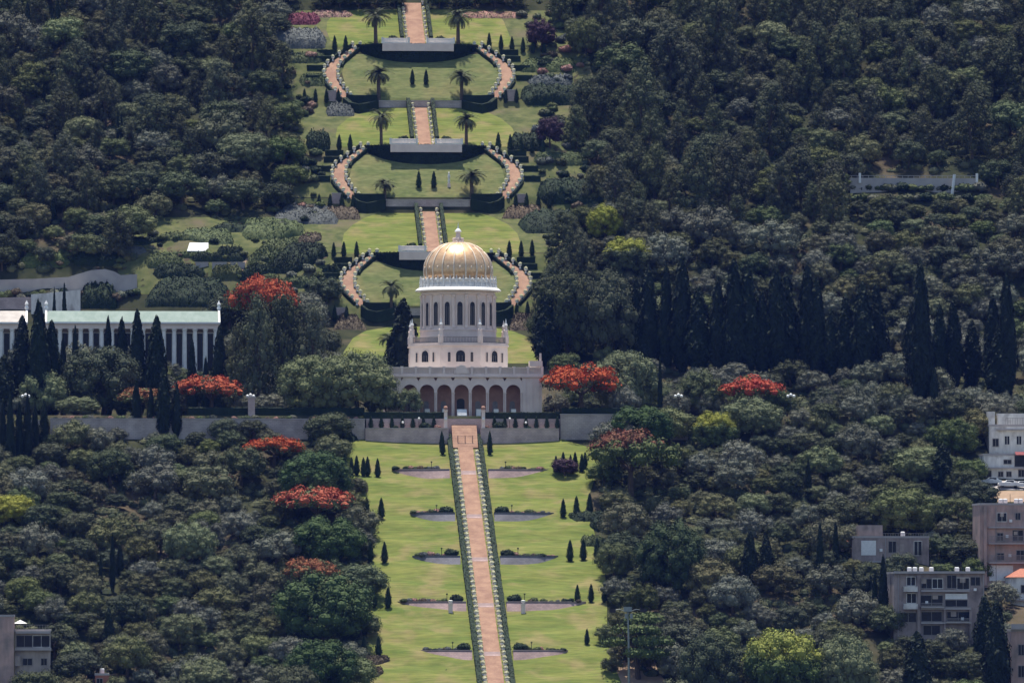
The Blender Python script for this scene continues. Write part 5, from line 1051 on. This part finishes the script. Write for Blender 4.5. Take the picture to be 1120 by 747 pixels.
for a in [('bigcarob', 'dark umbrella-shaped tree in front of the green-roofed hall', 113, 373, None, -5, 98, 1), ('bigdeep', 'rounded green tree above the bright red flame tree left of the lawn', 345, 488, 556, None, 84, 0),
          ('bigdeep', 'round deep green tree below the bright red flame tree left of the lawn', 358, 562, 620, None, 88, 2), ('bigdeep', 'very large dark oak casting shade on the left edge of the lower lawn', 354, 622, 706, None, 118, 3),
          ('bigdeep', 'dense green tree at the bottom left of the lower lawn', 352, 694, 765, None, 92, 1), ('oak', 'small green tree rounding the bottom edge left of the lawn', 318, 722, 790, None, 70, 0),
          ('light', 'large pale green tree between the grey conifers and the shrine arcade', 344, 384, None, -16, 90, 1), ('light', 'large pale green tree touching the left end of the shrine arcade', 391, 380, None, -16, 92, 2),
          ('light', 'small lit tree in front of the left arches, left one', 423, 421, None, -18.5, 32, 0), ('light', 'small lit tree in front of the left arches, right one', 447, 422, None, -18.5, 32, 3),
          ('light', 'pale green broad tree right of the deep red flame tree', 684, 378, None, -5, 82, 0), ('bigdeep', 'bright green round tree in front of the wall right of the shrine', 701, 440, 494, None, 78, 1),
          ('oak', 'dark round tree under the three-globe lamp right of the shrine', 765, 402, None, -8, 62, 2), ('tipped', 'yellow-topped green tree in front of the wall below the orange flame tree', 781, 448, 492, None, 58, 1),
          ('light', 'grey-green broad tree under the orange flame tree', 822, 432, 480, None, 76, 3), ('bigdeep', 'big green oak standing right of the lower lawn', 735, 565, 650, None, 86, 2),
          ('tipped', 'large yellow-tipped tree at the bottom right of centre', 858, 684, 770, None, 98, 0), ('oak', 'green tree left of the yellow-tipped tree at the bottom', 775, 688, 768, None, 76, 3),
          ('light', 'olive-green tree right of the yellow-tipped tree at the bottom edge', 925, 690, 770, None, 74, 2), ('oak', 'small round green tree behind the light mast', 702, 635, 676, None, 38, 0), ('light', 'pale tree under the big oak right of the lawn', 672, 590, 632, None, 46, 1),
          ('bigcarob', 'huge dark tree behind the right end of the shrine, left crown', 622, 288, 395, None, 84, 0), ('bigcarob', 'huge dark tree behind the right end of the shrine, right crown', 664, 290, 395, None, 84, 2),
          ('tipped', 'yellow-topped green tree above the huge dark tree right of the dome', 686, 258, 300, None, 66, 1), ('yellow', 'yellow-topped shrubby tree right of the lawn above the dome', 662, 222, 262, None, 46, 2),
          ('oak', 'big dark oak above the grey apartment block', 990, 530, 586, None, 84, 1), ('oak', 'bright green tree above the pointed cypress at right', 1042, 455, 500, None, 64, 3), ('light', 'light green tree beside the pointed cypress at right', 1010, 485, 530, None, 74, 0),
          ('plum', 'dark purple plum tree at the right of the topmost lawn', 592, 18, 56, None, 34, 0), ('plum', 'dark purple plum tree right of the middle terrace lawn', 602, 124, 162, None, 32, 1), ('plum', 'wide purple plum bush on the right lawn by the first lower terrace', 618, 499, 521, None, 30, 2),
          ('light', 'pale spreading tree in the middle of the lower left grove', 207, 568, 618, None, 64, 3), ('yellow', 'yellow-green low tree at the left edge of the lower grove', 14, 538, 575, None, 52, 0), ('light', 'bright-topped tree low in the left grove', 200, 668, 708, None, 56, 1), ('light', 'bright-topped tree at the bottom of the left grove', 225, 716, 765, None, 66, 2),
          ('light', 'sunlit yellowish tree above the left terraced garden', 268, 142, 190, None, 66, 0), ('oak', 'round bright green tree right of the topmost terrace', 640, 16, 62, None, 44, 1), ('light', 'pale green rounded tree on the far left wall', 85, 432, None, -16, 50, 1), ('light', 'pale olive tree behind the far left wall', 48, 402, None, -8, 60, 3)]:
    hero(a[0], 'broadleaf_tree' if a[0] != 'plum' else 'plum_tree', 'tree', a[1], OK_, *a[2:])
for i, (px, w) in enumerate([(352, 30), (372, 32), (392, 30), (412, 34), (432, 28), (480, 28), (500, 32), (520, 34), (542, 32), (562, 34)]):
    hero('oak' if i % 3 else 'pine', 'broadleaf_tree' if i % 3 else 'conifer', 'tree', 'dark tree along the top edge behind the topmost lawn, %s of the stairs, %s' % ('left' if px < 456 else 'right', LEV[(4 - i) if i < 5 else i - 5] + ' outward'), 'trees behind the topmost lawn', px, -16, 9, None, w, i)
for a in [('pine', 'tall grey-green conifer behind the scarlet flame tree left of the shrine, left one', 283, 318, None, 4, 52, 0), ('pine', 'tall grey-green conifer left of the shrine, middle one', 312, 314, None, 8, 56, 1), ('pine', 'tall grey-green conifer left of the shrine, right one', 342, 326, None, 6, 54, 2), ('pine', 'dark conifer between the hall and the grey conifers', 262, 350, None, 6, 38, 3)]:
    hero(a[0], 'conifer', 'tree', a[1], 'grey conifers left of the shrine', *a[2:])
hero('cypress', 'cypress', 'cypress', 'broad dark cypress tree hugging the left side of the drum', 'dark cypresses near the shrine', 441, 326, None, 17, 38, 0)
CY = [  # px, row_top, Y or base row, width, label
 (24, 345, -6, 24, 'dark cypress at the left edge between the two colonnaded halls, left one'), (42, 328, -8, 22, 'dark cypress at the left edge between the two colonnaded halls, tallest one'), (56, 350, -4, 22, 'dark cypress at the left edge between the two colonnaded halls, right one'), (5, 388, -8, 26, 'dark cypress at the very left edge above the wall'),
 (118, 345, 20, 15, 'dark cypress in front of the green-roofed hall, first from the left'), (133, 347, 20, 16, 'dark cypress in front of the green-roofed hall, second from the left'), (150, 338, 16, 19, 'dark cypress in front of the green-roofed hall, third and tallest'), (171, 345, 14, 22, 'dark cypress in front of the green-roofed hall, fourth from the left'), (210, 370, 10, 14, 'slim cypress near the right end of the green-roofed hall'), (225, 390, 10, 11, 'short cypress near the right end of the green-roofed hall'), (240, 356, 8, 18, 'dark cypress at the right corner of the green-roofed hall'), (82, 356, 12, 12, 'slim cypress in front of the left part of the hall'), (69, 366, 12, 12, 'small cypress in front of the left end of the hall'),
 (59, 314, 66, 6, 'thin cypress above the hall roof, left of the pair'), (70, 309, 66, 8, 'thin cypress above the hall roof, right of the pair'),
 (149, 414, 478, 13, 'cypress of the dark group on the left retaining wall, leftmost'), (165, 424, 476, 11, 'cypress of the dark group on the left retaining wall, shortest'), (179, 402, 480, 16, 'cypress of the dark group on the left retaining wall, tallest'), (193, 418, 480, 13, 'cypress of the dark group on the left retaining wall, rightmost'),
 (3, 440, 504, 11, 'cypress of the cluster at the left edge, first'), (11, 430, 512, 12, 'cypress of the cluster at the left edge, second'), (21, 438, 508, 11, 'cypress of the cluster at the left edge, third'), (30, 430, 508, 12, 'cypress of the cluster at the left edge, fourth'), (38, 440, 502, 11, 'cypress of the cluster at the left edge, fifth'), (48, 436, 492, 13, 'cypress of the cluster at the left edge, rightmost'),
 (598, 322, 402, 27, 'dark cypress right behind the shrine corner'),
 (696, 305, 404, 20, 'cypress of the tall row, leftmost'), (709, 290, 406, 22, 'cypress of the tall row, second from left'), (729, 289, 406, 17, 'cypress of the tall row, thin third one'), (746, 279, 408, 24, 'cypress of the tall row left of the gap'), (764, 314, 408, 28, 'broad shorter cypress of the tall row at the gap'), (785, 302, 408, 18, 'cypress of the tall row right of the gap'), (803, 282, 410, 26, 'cypress of the tall row, twin left'), (817, 288, 410, 28, 'cypress of the tall row, twin right'), (833, 318, 410, 20, 'cypress of the tall row, low one in the middle'), (849, 290, 410, 26, 'cypress of the tall row, broad left twin'), (860, 298, 410, 26, 'cypress of the tall row, broad right twin'), (883, 288, 412, 22, 'cypress of the tall row, high one right of centre'), (893, 304, 412, 22, 'cypress of the tall row beside the high one'), (909, 338, 412, 18, 'cypress of the tall row, short one'), (925, 322, 412, 22, 'cypress of the tall row before the broad end pair'), (943, 308, 414, 26, 'cypress of the tall row, end pair left'), (958, 312, 414, 26, 'cypress of the tall row, end pair right'),
 (996, 335, 425, 16, 'cypress left of the highest one on the right slope'), (1007, 285, 445, 24, 'highest dark cypress on the right slope'), (1028, 332, 428, 17, 'cypress just right of the highest one'), (1043, 326, 426, 19, 'cypress second right of the highest one'), (1063, 350, 424, 20, 'short pointed cypress on the right slope'), (1086, 322, 430, 20, 'cypress left of the rightmost spire'), (1101, 299, 440, 20, 'rightmost slender cypress spire'), (1094, 355, 440, 26, 'bushy low cypress at the foot of the rightmost spire'), (1022, 402, 450, 14, 'small dark cypress at the foot of the right row'),
 (722, 388, -15, 6, 'thin cypress right of the pale broad tree by the lamp'), (1031, 484, 540, 22, 'pointed dark cypress above the apartment block'), (884, 502, 548, 9, 'lone thin cypress in the right olive grove'), (897, 572, 634, 10, 'thin cypress left of the low concrete house, left one'), (914, 570, 630, 10, 'thin cypress left of the low concrete house, right one'), (966, 606, 692, 13, 'tall dark cypress at the left corner of the grey apartment block'), (957, 625, 690, 10, 'smaller cypress at the left corner of the grey apartment block'), (934, 620, 655, 8, 'small cypress under the low concrete house, left one'), (946, 624, 658, 7, 'small cypress under the low concrete house, right one'), (952, 628, 660, 7, 'small cypress under the low concrete house, third one'), (820, 580, 640, 16, 'dark column tree in the right grove'), (838, 585, 642, 16, 'dark column tree in the right grove, right twin'),
 (1090, 655, 760, 26, 'dark ivy-like column in front of the lower right houses'), (1077, 650, 730, 22, 'dark column beside the grey apartment block'), (1003, 690, 770, 30, 'dark bushy column under the grey apartment block'),
 (110, 606, 650, 6, 'thinner left cypress of the pair in the lower left grove'), (123, 582, 648, 8, 'taller right cypress of the pair in the lower left grove'), (131, 594, 630, 10, 'short dark cypress beside the pair in the lower left grove'), (119, 664, 712, 14, 'cypress above the red hut at bottom left, left one'), (132, 660, 692, 10, 'cypress above the red hut at bottom left, right one'),
 (63, -2, 42, 9, 'tall thin cypress at the top left'), (30, 2, 46, 10, 'dark cypress left of the tall thin one at the top left'), (57, 10, 42, 6, 'small cypress beside the tall thin one at the top left'), (40, 84, 108, 4, 'tiny thin cypress on the upper left slope, left one'), (48, 88, 112, 4, 'tiny thin cypress on the upper left slope, right one'), (129, 120, 162, 4, 'thin cypress by the bare strip, left one'), (133, 122, 162, 4, 'thin cypress by the bare strip, right one'), (147, 138, 160, 5, 'thin cypress right of the bare strip'),
 (826, 110, 144, 7, 'left one of two thin cypresses on the upper right slope'), (836, 107, 145, 7, 'right one of two thin cypresses on the upper right slope'), (6, 185, 212, 6, 'thin cypress at the left edge above the hall'), (45, 212, 245, 10, 'dark cypress pair above the curved wall, left one'), (58, 216, 245, 9, 'dark cypress pair above the curved wall, right one')]
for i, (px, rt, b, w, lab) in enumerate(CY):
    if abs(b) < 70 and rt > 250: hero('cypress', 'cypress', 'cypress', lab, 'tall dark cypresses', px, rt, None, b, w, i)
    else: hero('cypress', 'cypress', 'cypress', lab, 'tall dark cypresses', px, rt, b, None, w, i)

# ------------------------------------------------------------------ the wooded hillside: every tree its own object
GB = np.array([(-30, 340, 580), (10, 336, 586), (30, 312, 610), (60, 306, 632), (110, 314, 640), (160, 322, 622), (200, 326, 640), (240, 310, 640), (280, 345, 612), (330, 362, 592), (400, 362, 592), (440, 380, 620), (480, 374, 668), (500, 374, 664), (540, 394, 656), (600, 400, 662), (650, 404, 672), (700, 402, 658), (750, 398, 668), (800, 392, 684)], float)
NO = [(40, 250, 335, 400), (-40, 40, 330, 400), (150, 350, 240, 342), (60, 190, 286, 342), (-40, 160, 296, 345), (400, 620, 400, 482), (928, 1078, 188, 232), (1068, 1160, 490, 560), (1070, 1160, 560, 660), (976, 1080, 640, 716), (930, 1018, 595, 632), (-40, 58, 690, 770), (100, 122, 740, 765), (1104, 1160, 640, 790), (1080, 1160, 468, 500), (204, 230, 262, 300), (660, 735, 738, 775)]
LM = [(28, 715, 'the cream house at bottom left'), (115, 625, "the thin grove cypress pair"), (207, 600, "the pale spreading grove tree"), (345, 560, "the bright flame tree by the lawn"), (352, 670, 'the big dark oak by the lawn'), (300, 495, "the small flame tree below the wall"), (171, 460, 'the cypress group on the left wall'), (22, 490, 'the cypress cluster at the left edge'), (247, 528, 'the tiny red flame tree in the grove'), (225, 750, "the bright-topped tree at bottom left"),
      (216, 272, 'the white panel on the left hillside'), (75, 300, 'the curved grey wall'), (145, 160, 'the thin cypresses by the bare strip'), (63, 30, 'the tall thin cypress at top left'), (328, 23, 'the magenta bougainvillea'), (268, 180, 'the sunlit yellowish tree'), (340, 110, 'the cypresses left of the topmost bank'), (345, 225, 'the brown bank left of the lawn'), (44, 110, "the upper left bare earth"), (145, 200, "the earth patch above the curved wall"), (45, 240, "the cypress pair above the curved wall"), (145, 370, 'the green-roofed hall'),
      (592, 45, 'the upper plum tree'), (602, 150, 'the lower plum tree'), (640, 50, "the bright tree right of the top terrace"), (831, 130, "the two thin upper right cypresses"), (1005, 200, 'the long roadside wall'), (686, 285, "the yellow-green tree by the dome"), (640, 215, "the pink earth patch"), (835, 300, 'the tall cypress row'), (735, 380, "the tall cypress row's left end"), (950, 380, "the tall cypress row's right end"), (1007, 380, 'the highest cypress on the right'), (1101, 380, 'the rightmost cypress spire'), (823, 430, 'the orange flame tree'),
      (688, 510, "the dark flame tree by the lawn"), (735, 620, "the big oak right of the lawn"), (781, 475, 'the yellow-green tree below the wall'), (884, 530, "the lone thin grove cypress"), (905, 605, "the cypresses by the concrete house"), (985, 575, "the oak above the apartment block"), (1031, 515, 'the pointed cypress at right'), (1025, 665, 'the grey apartment block'), (858, 735, 'the yellow-tipped tree'), (698, 720, 'the tiered tree by the mast'), (829, 620, "the dark column trees"), (1115, 500, 'the white villa'), (660, 230, "the yellow-topped tree above the dome")]
KINDW = {'olive': 'grey-green olive tree', 'oak': 'dark bushy tree', 'carob': 'dark dense carob', 'mastic': 'olive-brown mastic tree', 'pine': 'feathery dark pine', 'light': 'lighter green tree'}
NAMEW = {'olive': 'olive_tree', 'carob': 'carob_tree', 'mastic': 'mastic_tree', 'oak': 'broadleaf_tree', 'pine': 'pine_tree', 'light': 'broadleaf_tree'}
def where(px, row):
    l = min(LM, key=lambda q: math.hypot(q[0] - px, (q[1] - row) * 1.2)); dx, dy = px - l[0], row - l[1]
    v = 'above' if dy < 0 else 'below'; h = 'left' if dx < 0 else 'right'
    rel = h + ' of' if abs(dx) > 2.2 * abs(dy) else v if abs(dy) > 2.2 * abs(dx) else v + ' ' + h + ' of'
    d = math.hypot(dx, dy); where.region = ('upper ' if l[1] < 430 else 'lower ') + ('left' if l[0] < 480 else 'right') + ' hillside'
    return ('close ' if d < 32 else '' if d < 75 else 'far ') + rel + ' ' + l[2]
def forest(n_try, seed, lim):
    rnd = random.Random(seed); acc = []; A = np.zeros((3000, 3)); nA = 0; cnt = dict.fromkeys(lim, 0)
    hx = np.array(HERO)
    for _ in range(n_try):
        px, row = rnd.uniform(-60, 1180), rnd.uniform(6, 800) if rnd.random() < .8 else rnd.uniform(6, 430)
        low = 915 < px < 1090 and 225 < row < 285
        l, r = np.interp(row, GB[:, 0], GB[:, 1]), np.interp(row, GB[:, 0], GB[:, 2])
        if l - 4 < px < r + 4: continue
        if any(a < px < b and c < row < d for a, b, c, d in NO): continue
        if row < 200 and px < 330: k = rnd.choices(['oak', 'carob', 'olive', 'mastic', 'pine', 'light'], [2.4, 2, 1.8, 1.4, 2.6, .5])[0]
        elif row < 345 and px < 400: k = rnd.choices(['oak', 'carob', 'olive', 'mastic', 'pine', 'light'], [2.4, 2, 2, 1.4, 1, .6])[0]
        elif 262 < row < 345 and px > 680: k = rnd.choices(['oak', 'carob', 'olive', 'mastic', 'light'], [1, .6, 4.5, 2, .5])[0]
        elif row < 330: k = rnd.choices(['oak', 'carob', 'olive', 'mastic', 'pine', 'light'], [1.6, 1.8, .8, .8, 5, .4])[0]
        elif row < 470: k = rnd.choices(['oak', 'carob', 'olive', 'light'], [1, 1.2, 6, .6])[0]
        else: k = rnd.choices(['oak', 'carob', 'olive', 'mastic', 'light'], [1.4, 1.2, 4, 3, .9])[0]
        if cnt[k] >= lim[k] or (k == 'pine' and 915 < px < 1090 and 180 < row < 310): continue
        s = rnd.choices([0, 1, 2], [2.6, 4, 2.2])[0]; R = [13.5, 20, 28][s] * rnd.uniform(.88, 1.12) * (.9 if k == 'pine' else 1)
        if low: s, R = 0, 12 + (row - 225) * .12
        hgt = R * (1.5 if k != 'pine' else 3.1) * rnd.uniform(.9, 1.12)
        if abs(row - 469) < 13 and px < 760: continue
        dx = np.abs(hx[:, 0] - px); 
        if np.any((dx < hx[:, 2] * .85) & (row > hx[:, 1] - hx[:, 3] * .45) & (row - hgt < hx[:, 1] - hx[:, 3] * .2) & (row > hx[:, 1])) : continue
        if np.any((dx < hx[:, 2] * .5 + 3) & (np.abs(row - hx[:, 1]) < 7)): continue
        if nA:
            B = A[:nA]; q = np.hypot(B[:, 0] - px, (B[:, 1] - row) * 1.8)
            if np.any(q < (.58 if row > 480 else .64) * (B[:, 2] + R)): continue
        A[nA] = (px, row, R); nA += 1; acc.append((k, px, row, R, hgt, s)); cnt[k] += 1
    return acc, cnt
ACC, CNT = forest(40000, 21, dict(olive=262, oak=215, carob=280, pine=285, light=60, mastic=262))
for k, px, row, R, hgt, s in ACC:
    wl = where(px, row); reg_ = where.region
    plant(k, NAMEW[k], 'tree', ['small ', '', 'large '][s] + KINDW[k] + ' ' + wl, KINDW[k] + 's of the ' + reg_, px, row - hgt, row, None, R * 2)
# olives standing on the shrine terrace, left and right
rp_ = random.Random(9)
for i in range(74):
    px = rp_.uniform(600, 745) if i > 61 else rp_.uniform(745, 1150) if i < 44 else rp_.choice([rp_.uniform(-20, 60), rp_.uniform(250, 300)]); Y = rp_.uniform(-17, 18); w = rp_.uniform(26, 44); k = rp_.choice(['olive', 'olive', 'olive', 'oak'])
    plant(k, NAMEW[k], 'tree', '%s, shrine level, %s' % (KINDW[k], where(px, 440)), KINDW[k] + 's on the shrine terrace', px, 458 - w * rp_.uniform(.8, 1.05), None, Y, w)
# scattered shrubs bordering the gardens
for i in range(210):
    side = i % 2; row = rp_.uniform(15, 335); l, r = np.interp(row, GB[:, 0], GB[:, 1]), np.interp(row, GB[:, 0], GB[:, 2])
    px = l + rp_.uniform(-14, 40) if side == 0 else r + rp_.uniform(-44, 16); k = rp_.choice(['hedge', 'olive', 'oak', 'hedge_light', 'silver', 'oak', 'hedge', 'pinkflower', 'brown'])
    if abs(px - cx_px(row)) < 116: continue
    wd = rp_.uniform(8, 17); nm = {'hedge': 'dark green', 'olive': 'grey-green', 'oak': 'green', 'hedge_light': 'light green', 'silver': 'silvery', 'pinkflower': 'pink flowering', 'brown': 'brownish'}[k]
    shrub(k, px, row, wd, '%s%s shrub %s' % ('small ' if wd < 12 else 'large ', nm, where(px, row)), 'shrubs bordering the upper gardens', .8)
for i in range(100):
    px, row = rp_.uniform(60, 350), rp_.uniform(232, 342)
    if (row > 296 and px < 170) or (200 < px < 232 and row < 282): continue
    k = rp_.choice(['hedge', 'olive', 'oak', 'hedge_light', 'oak', 'hedge', 'brown', 'hedge_light']); wd = rp_.uniform(6, 15)
    nm = {'hedge': 'dark green', 'olive': 'grey-green', 'oak': 'green', 'hedge_light': 'light green', 'brown': 'brownish'}[k]
    shrub(k, px, row, wd, '%s%s garden shrub %s' % ('small ' if wd < 11 else 'large ', nm, where(px, row)), 'shrubs of the left terraced garden', .75, 'garden_shrub')
# undergrowth between the trees
rng = np.random.default_rng(12); mb = MB(); U = np.stack([rng.uniform(-40, 1160, 14000), rng.uniform(3, 790, 14000)], 1)
l, r = np.interp(U[:, 1], GB[:, 0], GB[:, 1]), np.interp(U[:, 1], GB[:, 0], GB[:, 2]); ok = ~((U[:, 0] > l - 4) & (U[:, 0] < r + 4)) & ~((U[:, 1] > 440) & (U[:, 1] < 484) & (U[:, 0] < 760))
for a, b, c, d in NO: ok &= ~((U[:, 0] > a) & (U[:, 0] < b) & (U[:, 1] > c) & (U[:, 1] < d))
for c in castv(U[ok][:6800, 0], U[ok][:6800, 1]):
    q = rng.uniform(.6, 1.8); mi = int(rng.random() < .45); mb.ball(c, (q * .8, q * .8, q * .6), mi, 6, 4)
    d = rng.normal(0, 1, (int(26 + 22 * q), 3)); d /= np.linalg.norm(d, axis=1, keepdims=True); d[:, 2] = np.abs(d[:, 2]); mb.leaves(c + d * q * [1, 1, .8] * rng.uniform(.75, 1.15, (len(d), 1)), d, .2, rng, .7, mi)
tag(mb.build('undergrowth', [M['carob'], M['mastic']]), 'low scrub covering the ground between the trees of the hillside', 'scrub', kind='stuff')
print('TREES', CNT, COUNT)
for o in bpy.data.objects:
    if o.get('label') and not 4 <= len(o['label'].split()) <= 16: print('LONG', o.name, '|', o['label'])

# ------------------------------------------------------------------ air
hz = bpy.data.materials.new('haze_air'); hz.use_nodes = True; t = hz.node_tree
for n_ in list(t.nodes): t.nodes.remove(n_)
out = t.nodes.new('ShaderNodeOutputMaterial'); pv = t.nodes.new('ShaderNodeVolumePrincipled'); pv.inputs['Density'].default_value = 0.000019; pv.inputs['Color'].default_value = (.13, .27, 1.0, 1); pv.inputs['Anisotropy'].default_value = 0.0
t.links.new(pv.outputs[0], out.inputs['Volume'])
tag(MB().box(-720, 720, -1930, 600, -76.5, 200).build('haze', hz), 'thin blue air between the camera and the hill', 'haze', kind='stuff')
